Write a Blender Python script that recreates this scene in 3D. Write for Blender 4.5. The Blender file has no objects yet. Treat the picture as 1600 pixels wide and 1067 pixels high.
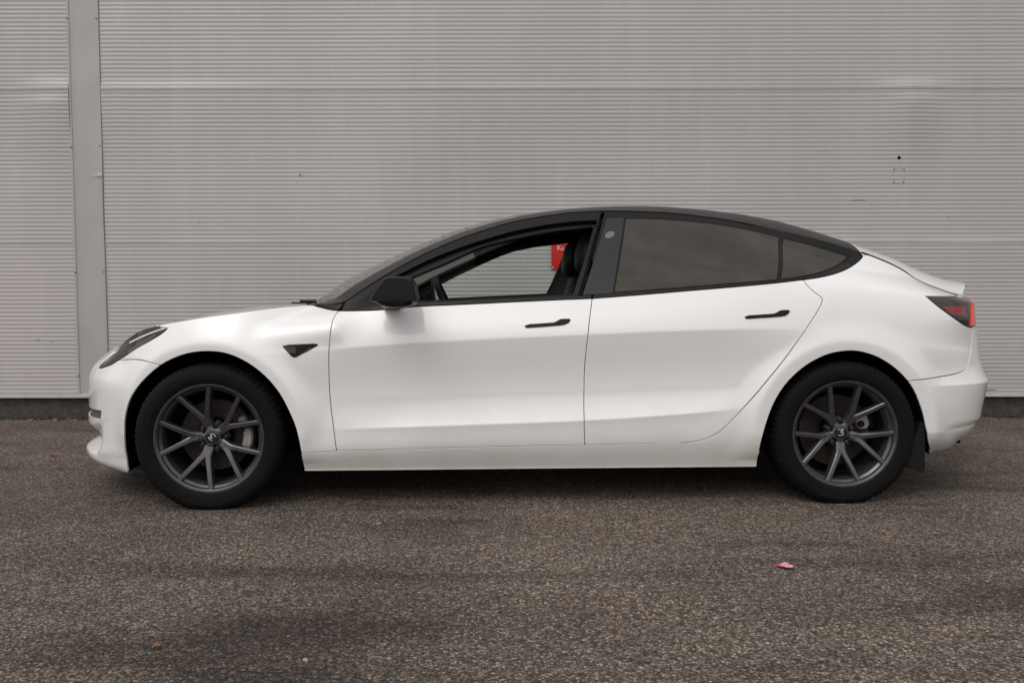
import bpy, bmesh, math, random
import numpy as np
from mathutils import Vector, Matrix
from mathutils.geometry import delaunay_2d_cdt
rad = math.radians
random.seed(7)
rng = np.random.default_rng(7)
scene = bpy.context.scene

# ------------------------------------------------------------------ camera
CAM_F = 1350.0                      # focal length in pixels of a 1600 px wide frame
CAM_LOC = np.array([0.0, -4.7602, 0.9697])
PITCH, ROLL = rad(3.278), rad(0.092)
CAR_YAW, CAR_X = rad(1.925), 0.0549
fwd = np.array([0, math.cos(PITCH), -math.sin(PITCH)])
rgt0 = np.array([1.0, 0, 0]); up0 = np.cross(rgt0, fwd)
rgt = rgt0 * math.cos(ROLL) - up0 * math.sin(ROLL)
upv = up0 * math.cos(ROLL) + rgt0 * math.sin(ROLL)
cam_data = bpy.data.cameras.new('camera')
cam = bpy.data.objects.new('camera', cam_data)
scene.collection.objects.link(cam)
M = Matrix.Identity(4)
for i in range(3):
    M[i][0], M[i][1], M[i][2], M[i][3] = rgt[i], upv[i], -fwd[i], CAM_LOC[i]
cam.matrix_world = M
cam_data.sensor_width = 36.0
cam_data.lens = CAM_F / 1600 * 36
cam_data.clip_end = 3000
cam_data.clip_start = 0.05
scene.camera = cam

# ------------------------------------------------------------------ sky, sun, exposure
SUN_EL, SUN_AZ = rad(52), rad(-150)         # high, behind the camera and to the left
world = bpy.data.worlds.new('World'); scene.world = world; world.use_nodes = True
wn, wl = world.node_tree.nodes, world.node_tree.links
wn.clear()
w_out = wn.new('ShaderNodeOutputWorld'); w_bg = wn.new('ShaderNodeBackground')
sky = wn.new('ShaderNodeTexSky'); sky.sky_type = 'NISHITA'; sky.sun_disc = False
sky.sun_elevation = SUN_EL; sky.sun_rotation = SUN_AZ
sky.air_density = 1.0; sky.dust_density = 3.0; sky.ozone_density = 1.0
hsv = wn.new('ShaderNodeHueSaturation'); hsv.inputs['Saturation'].default_value = 0.06
tint = wn.new('ShaderNodeMix'); tint.data_type = 'RGBA'; tint.blend_type = 'MULTIPLY'; tint.inputs[0].default_value = 1
tc = wn.new('ShaderNodeTexCoord'); mp = wn.new('ShaderNodeMapping'); mp.inputs['Scale'].default_value = (1.0, 1.0, 1.8)
cl = wn.new('ShaderNodeTexNoise'); cl.inputs['Scale'].default_value = 1.7; cl.inputs['Detail'].default_value = 3.5; cl.inputs['Roughness'].default_value = 0.55
cr = wn.new('ShaderNodeValToRGB')
cr.color_ramp.elements[0].position = 0.34; cr.color_ramp.elements[0].color = (0.56, 0.53, 0.51, 1)
cr.color_ramp.elements[1].position = 0.66; cr.color_ramp.elements[1].color = (1.18, 1.17, 1.165, 1)
wl.new(tc.outputs['Generated'], mp.inputs['Vector']); wl.new(mp.outputs['Vector'], cl.inputs['Vector'])
wl.new(cl.outputs['Fac'], cr.inputs['Fac'])
wl.new(sky.outputs['Color'], hsv.inputs['Color'])
wl.new(hsv.outputs['Color'], tint.inputs[6]); wl.new(cr.outputs['Color'], tint.inputs[7])
# an overcast sky is about three times as bright overhead as at the horizon
sepz = wn.new('ShaderNodeSeparateXYZ'); wl.new(tc.outputs['Generated'], sepz.inputs[0])
ovc = wn.new('ShaderNodeMapRange'); ovc.inputs[1].default_value = 0.0; ovc.inputs[2].default_value = 1.0; ovc.inputs[3].default_value = 0.72; ovc.inputs[4].default_value = 1.32
wl.new(sepz.outputs['Z'], ovc.inputs[0])
lid = wn.new('ShaderNodeMix'); lid.data_type = 'RGBA'; lid.blend_type = 'MULTIPLY'; lid.inputs[0].default_value = 1
wl.new(tint.outputs[2], lid.inputs[6]); wl.new(ovc.outputs[0], lid.inputs[7])
wl.new(lid.outputs[2], w_bg.inputs['Color']); wl.new(w_bg.outputs['Background'], w_out.inputs['Surface'])
w_bg.inputs['Strength'].default_value = 0.10

sun_d = bpy.data.lights.new('sun', 'SUN'); sun_d.energy = 0.5; sun_d.angle = rad(168); sun_d.color = (1.0, 0.965, 0.93)
sun = bpy.data.objects.new('sun', sun_d); scene.collection.objects.link(sun)
# direction towards the sun: azimuth measured like the sky texture (0 = +Y, clockwise seen from above for positive X)
sdir = Vector((math.sin(SUN_AZ) * math.cos(SUN_EL), math.cos(SUN_AZ) * math.cos(SUN_EL), math.sin(SUN_EL)))
sun.rotation_euler = (-sdir).to_track_quat('-Z', 'Y').to_euler()
sun.location = sdir * 30

scene.view_settings.view_transform = 'Standard'
scene.view_settings.look = 'None'
scene.view_settings.exposure = 0.68
scene.view_settings.gamma = 1.0
scene.view_settings.use_curve_mapping = False

# ------------------------------------------------------------------ materials
def mat(name, col=(.5, .5, .5), rough=.5, metal=0.0, coat=0.0, spec=.5, ior=1.5, emit=None, estr=0.0):
    m = bpy.data.materials.new(name); m.use_nodes = True
    b = m.node_tree.nodes['Principled BSDF']
    b.inputs['Base Color'].default_value = (*col, 1); b.inputs['Roughness'].default_value = rough
    b.inputs['Metallic'].default_value = metal; b.inputs['Coat Weight'].default_value = coat
    b.inputs['Coat Roughness'].default_value = 0.03; b.inputs['Specular IOR Level'].default_value = spec
    b.inputs['IOR'].default_value = ior
    if emit: b.inputs['Emission Color'].default_value = (*emit, 1); b.inputs['Emission Strength'].default_value = estr
    return m
def nodes(m): return m.node_tree.nodes, m.node_tree.links, m.node_tree.nodes['Principled BSDF']
def N(nt, kind, **kw):
    n = nt.new(kind)
    for k, v in kw.items():
        if k in n.inputs: n.inputs[k].default_value = v
        else: setattr(n, k, v)
    return n
def ramp(nt, stops):
    r = nt.new('ShaderNodeValToRGB'); e = r.color_ramp.elements
    while len(e) < len(stops): e.new(0.5)
    for i, (p, c) in enumerate(stops): e[i].position = p; e[i].color = (*c, 1) if len(c) == 3 else c
    return r
def mixc(nt, L, fac, a, b, mode='MIX'):
    n = nt.new('ShaderNodeMix'); n.data_type = 'RGBA'; n.blend_type = mode
    for i, s in ((0, fac), (6, a), (7, b)):
        if hasattr(s, 'is_linked'): L.new(s, n.inputs[i])
        else: n.inputs[i].default_value = s if i == 0 else (*s, 1)
    return n.outputs[2]
def speckle(m, scale=60, amount=.25, bump=0.0, rough_var=.15, dist=.002):
    nt, L, b = nodes(m); t = N(nt, 'ShaderNodeTexCoord'); nz = N(nt, 'ShaderNodeTexNoise', Scale=scale, Detail=5.0)
    L.new(t.outputs['Object'], nz.inputs['Vector']); c = tuple(b.inputs['Base Color'].default_value[:3])
    r = ramp(nt, [(.3, tuple(x * (1 - amount) for x in c)), (.7, tuple(min(1, x * (1 + amount)) for x in c))])
    L.new(nz.outputs['Fac'], r.inputs['Fac']); L.new(r.outputs['Color'], b.inputs['Base Color'])
    r0 = b.inputs['Roughness'].default_value
    mr = N(nt, 'ShaderNodeMapRange'); mr.inputs[3].default_value = max(0, r0 - rough_var); mr.inputs[4].default_value = min(1, r0 + rough_var)
    L.new(nz.outputs['Fac'], mr.inputs[0]); L.new(mr.outputs[0], b.inputs['Roughness'])
    if bump:
        bp = N(nt, 'ShaderNodeBump', Strength=bump, Distance=dist); L.new(nz.outputs['Fac'], bp.inputs['Height']); L.new(bp.outputs['Normal'], b.inputs['Normal'])
    return m

# white paint: very slight road film that thickens towards the sills, deepened to paint in shade low on the doors
PAINT = mat('white_paint', (.80, .80, .80), .30, coat=1.0)
nt, L, b = nodes(PAINT)
t = N(nt, 'ShaderNodeTexCoord'); sep = N(nt, 'ShaderNodeSeparateXYZ'); L.new(t.outputs['Object'], sep.inputs[0])
nz = N(nt, 'ShaderNodeTexNoise', Scale=5.0, Detail=6.0, Roughness=.6); L.new(t.outputs['Object'], nz.inputs['Vector'])
mr = N(nt, 'ShaderNodeMapRange'); mr.inputs[1].default_value = .62; mr.inputs[2].default_value = .10; mr.inputs[3].default_value = 0; mr.inputs[4].default_value = 1.0
L.new(sep.outputs['Z'], mr.inputs[0])
mm = N(nt, 'ShaderNodeMath', operation='MULTIPLY'); L.new(mr.outputs[0], mm.inputs[0]); L.new(nz.outputs['Fac'], mm.inputs[1])
L.new(mixc(nt, L, mm.outputs[0], (.80, .80, .80), (.58, .54, .48)), b.inputs['Base Color'])
mr2 = N(nt, 'ShaderNodeMapRange'); mr2.inputs[3].default_value = .03; mr2.inputs[4].default_value = .22; L.new(mm.outputs[0], mr2.inputs[0]); L.new(mr2.outputs[0], b.inputs['Coat Roughness'])

BLACK_SATIN = speckle(mat('black_satin_trim', (.006, .0056, .0055), .34, spec=.20), 30, .1, rough_var=.06)
BLACK_WRAP = speckle(mat('black_wrapped_roof_rail', (.008, .0074, .0072), .34, spec=.24), 20, .1, rough_var=.05)
BLACK_MATTE = mat('black_plastic', (.006, .006, .006), .65, spec=.25)
RUBBER = mat('rubber_seal', (.005, .005, .005), .55, spec=.3)
VOID = mat('dark_inner_panel', (.003, .003, .003), .95, spec=.1)
PIANO = mat('gloss_black', (.012, .012, .013), .10, coat=.6)
APPLIQUE = mat('pillar_applique', (.014, .014, .016), .22, spec=.4)
GRILLE = speckle(mat('grille_mesh', (.075, .070, .066), .6), 60, .3)
GLASS_TINT = mat('tinted_glass', (.006, .006, .007), .04, spec=.5, ior=1.60)
nt, L, b = nodes(GLASS_TINT)
t = N(nt, 'ShaderNodeTexCoord'); b.inputs['Specular Tint'].default_value = (1.0, .94, .87, 1); nz = N(nt, 'ShaderNodeTexNoise', Scale=9.0, Detail=7.0); L.new(t.outputs['Object'], nz.inputs['Vector'])
r = ramp(nt, [(.35, (.007, .0055, .0045)), (.75, (.026, .020, .015))]); L.new(nz.outputs['Fac'], r.inputs['Fac']); L.new(r.outputs['Color'], b.inputs['Base Color'])  # smudges browned to paint in a warm sky reflection
ROOFGLASS = mat('roof_glass', (.008, .008, .009), .06, spec=.6)
def clear_glass(name, tint, refl_ior=1.5, dirt=.0):
    m = bpy.data.materials.new(name); m.use_nodes = True; nt, L = m.node_tree.nodes, m.node_tree.links; nt.clear()
    o = nt.new('ShaderNodeOutputMaterial'); tr = nt.new('ShaderNodeBsdfTransparent'); tr.inputs[0].default_value = (*tint, 1)
    gl = nt.new('ShaderNodeBsdfGlossy'); gl.inputs['Roughness'].default_value = .02
    fr = nt.new('ShaderNodeFresnel'); gm = nt.new('ShaderNodeNewGeometry'); im = nt.new('ShaderNodeMapRange'); im.inputs[3].default_value = refl_ior; im.inputs[4].default_value = 1 / refl_ior
    L.new(gm.outputs['Backfacing'], im.inputs[0]); L.new(im.outputs[0], fr.inputs[0])
    mx = nt.new('ShaderNodeMixShader'); L.new(fr.outputs[0], mx.inputs[0]); L.new(tr.outputs[0], mx.inputs[1]); L.new(gl.outputs[0], mx.inputs[2])
    last = mx.outputs[0]
    if dirt:
        df = nt.new('ShaderNodeBsdfDiffuse'); df.inputs[0].default_value = (.5, .5, .48, 1)
        t = N(nt, 'ShaderNodeTexCoord'); vz = N(nt, 'ShaderNodeTexVoronoi', Scale=70.0); L.new(t.outputs['Object'], vz.inputs['Vector'])
        rr = ramp(nt, [(.0, (dirt * 3,) * 3), (.22, (dirt,) * 3)]); L.new(vz.outputs['Distance'], rr.inputs['Fac'])
        m2 = nt.new('ShaderNodeMixShader'); L.new(rr.outputs['Color'], m2.inputs[0]); L.new(last, m2.inputs[1]); L.new(df.outputs[0], m2.inputs[2]); last = m2.outputs[0]
    L.new(last, o.inputs['Surface']); return m
WINDSCREEN = clear_glass('windscreen_glass', (.88, .92, .89), 1.5, .06)
DOORGLASS = clear_glass('green_door_glass', (.74, .84, .78), 1.4)
MIRRORGLASS = mat('mirror_glass', (.72, .76, .75), .03, metal=1.0)
TYRE = speckle(mat('tyre_rubber', (.0046, .0044, .0043), .75, spec=.15), 40, .3, .25, dist=.001)
LETTER = mat('moulded_lettering', (.016, .0155, .015), .6, spec=.3)
RIM = speckle(mat('graphite_alloy', (.098, .096, .097), .27, metal=.7, spec=.5), 25, .12, rough_var=.05)
BARRELM = speckle(mat('shaded_inner_barrel', (.022, .020, .019), .6, metal=.3, spec=.3), 20, .3)  # rim alloy darkened, painting in the shade deep inside the barrel
NUT = mat('lug_nut_steel', (.05, .05, .05), .3, metal=.7)
DISC = speckle(mat('brake_disc_iron', (.026, .021, .018), .55, metal=.4), 14, .35)
CALIPER = speckle(mat('caliper_alloy', (.36, .35, .34), .45, metal=.3), 40, .15)
SILVER = mat('silver_mark', (.50, .50, .50), .35)
LAMP_CLEAR = mat('headlamp_lens', (.013, .013, .014), .07, coat=.15, spec=.3)
LAMP_DARK = mat('headlamp_inner', (.06, .06, .062), .35)
LAMP_DRL = mat('daytime_strip', (.62, .63, .48), .25, emit=(1.0, .98, .70), estr=.12)
TAIL_BLACK = mat('smoked_tail_lens', (.026, .020, .018), .08, coat=.3)
TAIL_RED = mat('red_reflector', (.20, .018, .016), .25, coat=.3)
TAIL_LIT = mat('lit_tail_strip', (.12, .012, .008), .5, spec=.12, emit=(1.0, .075, .010), estr=.42)
TRIM_GREY = speckle(mat('grey_pillar_trim', (.065, .065, .060), .85), 90, .08)
TRIM_LIT = speckle(mat('lit_pillar_trim', (.17, .17, .16), .85), 90, .08)  # pillar trim lightened to paint in daylight from the open window
TRIM_DARK = speckle(mat('dark_cabin_trim', (.012, .012, .012), .85, spec=.2), 60, .2)
SEAT = speckle(mat('black_seat_vinyl', (.010, .010, .0105), .55, spec=.3), 50, .2)
SCREEN = mat('dark_display', (.02, .02, .022), .08)
REDTAG = mat('red_tag', (.55, .02, .02), .5)
GREY_DOT = mat('grey_sticker', (.13, .128, .128), .5)

# ------------------------------------------------------------------ object helpers
def link(name, me, m=None, parent=None):
    o = bpy.data.objects.new(name, me); scene.collection.objects.link(o)
    if m is not None and me is not None and not me.materials: me.materials.append(m)
    if parent is not None: o.parent = parent
    return o
def tag(o, label=None, cat=None, group=None, kind=None):
    for k, v in (('label', label), ('category', cat), ('group', group), ('kind', kind)):
        if v: o[k] = v
    return o
def bm_obj(name, bm, m, parent=None, smooth=False, angle=None):
    me = bpy.data.meshes.new(name); bmesh.ops.recalc_face_normals(bm, faces=bm.faces[:]); bm.to_mesh(me); bm.free()
    if smooth:
        me.polygons.foreach_set('use_smooth', [True] * len(me.polygons))
        if angle: me.set_sharp_from_angle(angle=rad(angle))
    return link(name, me, m, parent)
def raw_obj(name, V, F, m, parent=None, smooth=True, angle=40):
    me = bpy.data.meshes.new(name); me.from_pydata([tuple(map(float, v)) for v in V], [], [tuple(map(int, f)) for f in F]); me.update()
    if smooth:
        me.polygons.foreach_set('use_smooth', [True] * len(me.polygons))
        if angle: me.set_sharp_from_angle(angle=rad(angle))
    return link(name, me, m, parent)
def add_box(bm, c, s, rot=None, bevel=0.0):
    r = bmesh.ops.create_cube(bm, size=1.0); vs = r['verts']
    mat4 = Matrix.Translation(c) @ (rot.to_4x4() if rot is not None else Matrix.Identity(4)) @ Matrix.Diagonal((*s, 1))
    bmesh.ops.transform(bm, matrix=mat4, verts=vs)
    if bevel:
        es = list({e for v in vs for e in v.link_edges}); bmesh.ops.bevel(bm, geom=es, offset=bevel, segments=2, affect='EDGES', profile=.6)
def mirrored(o):
    """the same part on the other flank of the car"""
    c = o.copy(); scene.collection.objects.link(c); c.scale = (1, -1, 1)
    for ch in list(o.children):
        d = ch.copy(); scene.collection.objects.link(d); d.parent = c
    return c
def lathe(prof, n=96, closed=False, a0=0.0, a1=2 * math.pi, fn=None):
    """profile of (radius, y) turned about the Y axis"""
    full = abs(a1 - a0 - 2 * math.pi) < 1e-6; cols = n if full else n + 1; V = []; F = []
    for i in range(cols):
        a = a0 + (a1 - a0) * i / n
        for j, (r, y) in enumerate(prof):
            if fn: r, y = fn(i, j, r, y)
            V.append((r * math.cos(a), y, r * math.sin(a)))
    k = len(prof)
    for i in range(n):
        i2 = (i + 1) % cols
        for j in range(k - 1 + (1 if closed else 0)):
            j2 = (j + 1) % k; F.append((i * k + j, i2 * k + j, i2 * k + j2, i * k + j2))
    return V, F
def sweep(path, widths, m_name='', closed=False, sides=8):
    V = []; F = []; P = [Vector(p) for p in path]; n = len(P)
    for i, p in enumerate(P):
        d = (P[min(i + 1, n - 1)] - P[max(i - 1, 0)]).normalized(); a = d.cross(Vector((0, 0, 1)))
        if a.length < 1e-3: a = d.cross(Vector((1, 0, 0)))
        a.normalize(); c = a.cross(d)
        for k in range(sides):
            q = 2 * math.pi * k / sides; V.append(p + (a * math.cos(q) + c * math.sin(q)) * widths[min(i, len(widths) - 1)])
    for i in range(n - 1):
        for k in range(sides): F.append((i * sides + k, i * sides + (k + 1) % sides, (i + 1) * sides + (k + 1) % sides, (i + 1) * sides + k))
    F.append(tuple(range(sides))[::-1]); F.append(tuple((n - 1) * sides + k for k in range(sides)))
    return V, F

# ------------------------------------------------------------------ ground
WALL_Y = 1.838
ASPH = mat('worn_asphalt', (.06, .055, .05), .85, spec=.35)
nt, L, b = nodes(ASPH)
t = N(nt, 'ShaderNodeTexCoord')
v1 = N(nt, 'ShaderNodeTexVoronoi', Scale=118.0); n1 = N(nt, 'ShaderNodeTexNoise', Scale=260.0, Detail=3.0); n2 = N(nt, 'ShaderNodeTexNoise', Scale=1.1, Detail=6.0, Roughness=.6)
dst = N(nt, 'ShaderNodeTexNoise', Scale=40.0, Detail=2.0)
wv = nt.new('ShaderNodeVectorMath'); wv.operation = 'MULTIPLY_ADD'; L.new(dst.outputs['Color'], wv.inputs[0]); wv.inputs[1].default_value = (.012,) * 3; L.new(t.outputs['Object'], wv.inputs[2]); L.new(t.outputs['Object'], dst.inputs['Vector'])
L.new(wv.outputs[0], v1.inputs['Vector']); L.new(t.outputs['Object'], n1.inputs['Vector']); L.new(t.outputs['Object'], n2.inputs['Vector'])
mpg = N(nt, 'ShaderNodeMapping'); mpg.inputs['Rotation'].default_value = (0, 0, rad(-56)); mpg.inputs['Scale'].default_value = (.45, 2.3, 1)
n3 = N(nt, 'ShaderNodeTexNoise', Scale=1.3, Detail=5.0, Roughness=.55); L.new(t.outputs['Object'], mpg.inputs['Vector']); L.new(mpg.outputs[0], n3.inputs['Vector'])
sepc = N(nt, 'ShaderNodeSeparateColor'); L.new(v1.outputs['Color'], sepc.inputs[0])
stone = ramp(nt, [(0, (.058, .050, .044)), (.30, (.120, .105, .093)), (.70, (.205, .180, .161)), (.92, (.31, .275, .245)), (1, (.46, .41, .37))]); L.new(sepc.outputs[0], stone.inputs['Fac'])
gapr = ramp(nt, [(.25, (1, 1, 1)), (.62, (.42, .40, .38))]); L.new(v1.outputs['Distance'], gapr.inputs['Fac'])
vd = N(nt, 'ShaderNodeMath', operation='MULTIPLY'); L.new(v1.outputs['Distance'], vd.inputs[0]); vd.inputs[1].default_value = 1.0
c0 = mixc(nt, L, 1.0, stone.outputs['Color'], gapr.outputs['Color'], 'MULTIPLY')
fine = ramp(nt, [(.3, (.72, .71, .70)), (.7, (1.25, 1.24, 1.22))]); L.new(n1.outputs['Fac'], fine.inputs['Fac'])
c1 = mixc(nt, L, 1.0, c0, fine.outputs['Color'], 'MULTIPLY')
big = ramp(nt, [(.34, (.76, .74, .74)), (.52, (1.0, .99, .98)), (.70, (1.14, 1.12, 1.09))]); L.new(n2.outputs['Fac'], big.inputs['Fac'])
c2 = mixc(nt, L, 1.0, c1, big.outputs['Color'], 'MULTIPLY')
trk = ramp(nt, [(.36, (.62, .60, .585)), (.47, (1, 1, 1)), (.68, (1.10, 1.08, 1.05))]); L.new(n3.outputs['Fac'], trk.inputs['Fac'])
c3 = mixc(nt, L, 1.0, c2, trk.outputs['Color'], 'MULTIPLY')
n4 = N(nt, 'ShaderNodeTexNoise', Scale=.42, Detail=4.0, Roughness=.55); L.new(t.outputs['Object'], n4.inputs['Vector'])
patch = ramp(nt, [(.36, (.66, .65, .65)), (.50, (1, 1, 1)), (.64, (1.16, 1.15, 1.13))]); L.new(n4.outputs['Fac'], patch.inputs['Fac'])
c3 = mixc(nt, L, 1.0, c3, patch.outputs['Color'], 'MULTIPLY')
mpw = N(nt, 'ShaderNodeMapping'); mpw.inputs['Location'].default_value = (-1.0, 9.5, 0); L.new(t.outputs['Object'], mpw.inputs[0])
wvt = N(nt, 'ShaderNodeTexWave', Scale=.34, Distortion=2.2, Detail=2.0); wvt.wave_type = 'RINGS'; wvt.rings_direction = 'Z'; wvt.inputs['Detail Scale'].default_value = .6; L.new(mpw.outputs[0], wvt.inputs['Vector'])
arcs = ramp(nt, [(.10, (.92, .91, .905)), (.34, (1, 1, 1)), (.80, (1.02, 1.02, 1.02))]); L.new(wvt.outputs['Fac'], arcs.inputs['Fac'])
c3 = mixc(nt, L, 1.0, c3, arcs.outputs['Color'], 'MULTIPLY')
c3 = mixc(nt, L, 1.0, c3, (1.02, .985, .95), 'MULTIPLY'); L.new(c3, b.inputs['Base Color'])
hb = N(nt, 'ShaderNodeMath', operation='MULTIPLY_ADD'); L.new(v1.outputs['Distance'], hb.inputs[0]); hb.inputs[1].default_value = -1.0; L.new(sepc.outputs[1], hb.inputs[2])
bp = N(nt, 'ShaderNodeBump', Strength=.75, Distance=.004); L.new(hb.outputs[0], bp.inputs['Height']); L.new(bp.outputs['Normal'], b.inputs['Normal'])
bm = bmesh.new(); vs = [bm.verts.new(p) for p in ((-400, -600, 0), (400, -600, 0), (400, 200, 0), (-400, 200, 0))]; bm.faces.new(vs)
tag(bm_obj('asphalt_yard', bm, ASPH), kind='structure')

# ------------------------------------------------------------------ corrugated wall
RIB, PANEL_H, BASE_Z = 0.0310, 1.1465, 0.193
WALLM = mat('grey_coated_steel', (.40, .38, .376), .36, spec=.5)
nt, L, b = nodes(WALLM)
t = N(nt, 'ShaderNodeTexCoord')
mpv = N(nt, 'ShaderNodeMapping'); mpv.inputs['Scale'].default_value = (9, 1, .35); ns = N(nt, 'ShaderNodeTexNoise', Scale=1.0, Detail=5.0, Roughness=.7); L.new(t.outputs['Object'], mpv.inputs[0]); L.new(mpv.outputs[0], ns.inputs['Vector'])
nb = N(nt, 'ShaderNodeTexNoise', Scale=.7, Detail=4.0); L.new(t.outputs['Object'], nb.inputs['Vector'])
nh = N(nt, 'ShaderNodeTexNoise', Scale=120.0, Detail=3.0); L.new(t.outputs['Object'], nh.inputs['Vector'])
r1 = ramp(nt, [(.30, (.395, .374, .374)), (.55, (.412, .391, .391)), (.78, (.432, .410, .410))]); L.new(ns.outputs['Fac'], r1.inputs['Fac'])
r2 = ramp(nt, [(.3, (.92, .92, .93)), (.7, (1.06, 1.05, 1.04))]); L.new(nb.outputs['Fac'], r2.inputs['Fac'])
r3 = ramp(nt, [(.22, (.80, .79, .78)), (.36, (1, 1, 1)), (.75, (1.03, 1.03, 1.03))]); L.new(nh.outputs['Fac'], r3.inputs['Fac'])
L.new(mixc(nt, L, 1.0, mixc(nt, L, 1.0, r1.outputs['Color'], r2.outputs['Color'], 'MULTIPLY'), r3.outputs['Color'], 'MULTIPLY'), b.inputs['Base Color'])
rr = N(nt, 'ShaderNodeMapRange'); rr.inputs[3].default_value = .22; rr.inputs[4].default_value = .40; L.new(ns.outputs['Fac'], rr.inputs[0]); L.new(rr.outputs[0], b.inputs['Roughness'])
PILM = speckle(mat('flat_grey_steel', (.375, .360, .360), .38, spec=.5), 3.5, .06, rough_var=.08)
FLASH = speckle(mat('pale_flashing', (.46, .45, .44), .4), 20, .1)
PLINTHM = speckle(mat('dirty_concrete', (.055, .048, .043), .9), 22, .4, .4, dist=.004)
DARKSCREW = mat('dark_screw', (.035, .03, .028), .5)

wall = link('corrugated_wall', None); wall.location = (0, WALL_Y, 0)
tag(wall, 'grey ribbed metal wall with a flat vertical strip, behind the white car', 'wall')
def ripple(x, z):
    """panels bow and dent a little, so their gloss breaks up"""
    a = .0016 * np.sin(x * 1.7 + 2.1 * np.sin(z * 1.3)) + .0011 * np.sin(x * 4.3 + z * 2.7) + .0009 * np.sin(z * 5.1 + x * .8)
    for cx, cz, sx, sz, dd in ((3.02, 2.500, .22, .055, -.024), (3.05, 2.40, .14, .05, -.010), (-3.45, 2.50, .20, .07, -.018), (-3.50, 2.39, .16, .05, -.013), (-2.55, 2.50, .75, .045, -.012), (-2.95, 2.86, .10, .22, -.004), (-2.98, 2.30, .09, .30, -.003),
                               (.5, 2.50, 1.4, .030, -.006), (2.95, 1.62, .05, .16, -.0035), (2.96, 2.25, .018, .25, -.002), (3.62, .33, .05, .05, .005), (-2.2, 1.33, .5, .04, -.003), (3.55, 1.33, .5, .035, -.010), (2.2, 1.34, .9, .03, -.006), (.9, 2.0, .5, .3, .004), (-1.4, 2.0, .5, .5, .005), (1.9, .9, .4, .4, -.005), (-3.6, 1.6, .2, .5, -.004)):
        a = a + .95 * dd * np.exp(-((x - cx) / sx) ** 2 - ((z - cz) / np.where(z < cz, sz * 8, sz)) ** 2)
    return a
def rib_panel(x0, x1, z0):
    prof = []                                       # (dz, dy): dy negative = towards the yard
    for k in range(37):
        q = k * RIB
        prof += [(q + RIB * j_ / 8, -.0021 * (1 - math.cos(2 * math.pi * j_ / 8)) * .52) for j_ in range(8)]
    prof[0] = (.0006, 0.0); prof += [(PANEL_H - .0075, -.0028), (PANEL_H - .0045, -.0022), (PANEL_H - .0016, .0030), (PANEL_H - .0014, .03)]; prof.insert(0, (.0010, .03))
    nx = max(2, int((x1 - x0) / .05)); xs = np.linspace(x0, x1, nx + 1); V = []; F = []
    pz = np.array([p[0] for p in prof]) + z0; py = np.array([p[1] for p in prof])
    for x in xs:
        yy = py + ripple(x, pz)
        V += [(x, y, z) for y, z in zip(yy, pz)]
    k = len(prof)
    for i in range(nx):
        for j in range(k - 1): F.append((i * k + j, (i + 1) * k + j, (i + 1) * k + j + 1, i * k + j + 1))
    o = raw_obj('ribbed_panel', V, F, WALLM, wall, smooth=True, angle=50)
    return o
for row in range(4):
    z0 = BASE_Z + row * PANEL_H
    rib_panel(-9.0, -3.3265, z0); rib_panel(-3.0885, 10.0, z0)
TOPZ = BASE_Z + 4 * PANEL_H
# flat strip between the bays: folded sheet with a lip on each side, and a kink in the right lip
zs = np.concatenate([np.linspace(.19, 1.80, 30), np.linspace(1.815, 1.90, 14), np.linspace(1.93, TOPZ, 40)])
prof = [(-3.3290, .010), (-3.3275, -.011), (-3.3120, -.012), (-3.3085, -.006), (-3.305, -.0045), (-3.26, -.003), (-3.20, -.003), (-3.15, -.003), (-3.1195, -.0045), (-3.1165, -.010), (-3.1000, -.013), (-3.0905, -.012), (-3.0890, .010)]
V = []; F = []; k = len(prof)
for z in zs:
    for j, (x, y) in enumerate(prof):
        bulge = .004 * math.exp(-((x + 3.27) / .05) ** 2 - ((z - .72) / .10) ** 2) + .0015 * math.sin(z * 2.3 + x * 9)
        kink = -.010 * math.exp(-((z - 1.852) / .012) ** 2) * math.exp(-((x + 3.115) / .022) ** 2) - (.004 if z < 1.85 else 0) * math.exp(-((x + 3.113) / .014) ** 2)
        V.append((x + .004 * math.exp(-((z - 1.6) / .25) ** 2) * (1 if j > 8 and j < 12 else 0) * -1, y - bulge + kink, z))
for i in range(len(zs) - 1):
    for j in range(k - 1): F.append((i * k + j, i * k + j + 1, (i + 1) * k + j + 1, (i + 1) * k + j))
raw_obj('flat_strip', V, F, PILM, wall, smooth=True, angle=25)
bm = bmesh.new(); bmesh.ops.create_uvsphere(bm, u_segments=10, v_segments=6, radius=.006); bmesh.ops.scale(bm, vec=(1.15, .6, .75), verts=bm.verts[:]); s0 = None
for x, z in ((-3.3195, 3.014), (-3.104, 3.014), (-3.3185, 2.064), (-3.1045, 2.073), (-3.3165, 1.122), (-3.1025, 1.126), (-3.3165, .334), (-3.1025, .336), (-3.3195, 4.0), (-3.104, 4.0)):
    if s0 is None: s0 = bm_obj('screw', bm, DARKSCREW, wall, True); o = s0
    else: o = s0.copy(); scene.collection.objects.link(o)
    o.location = (x, -.0145, z)
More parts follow.
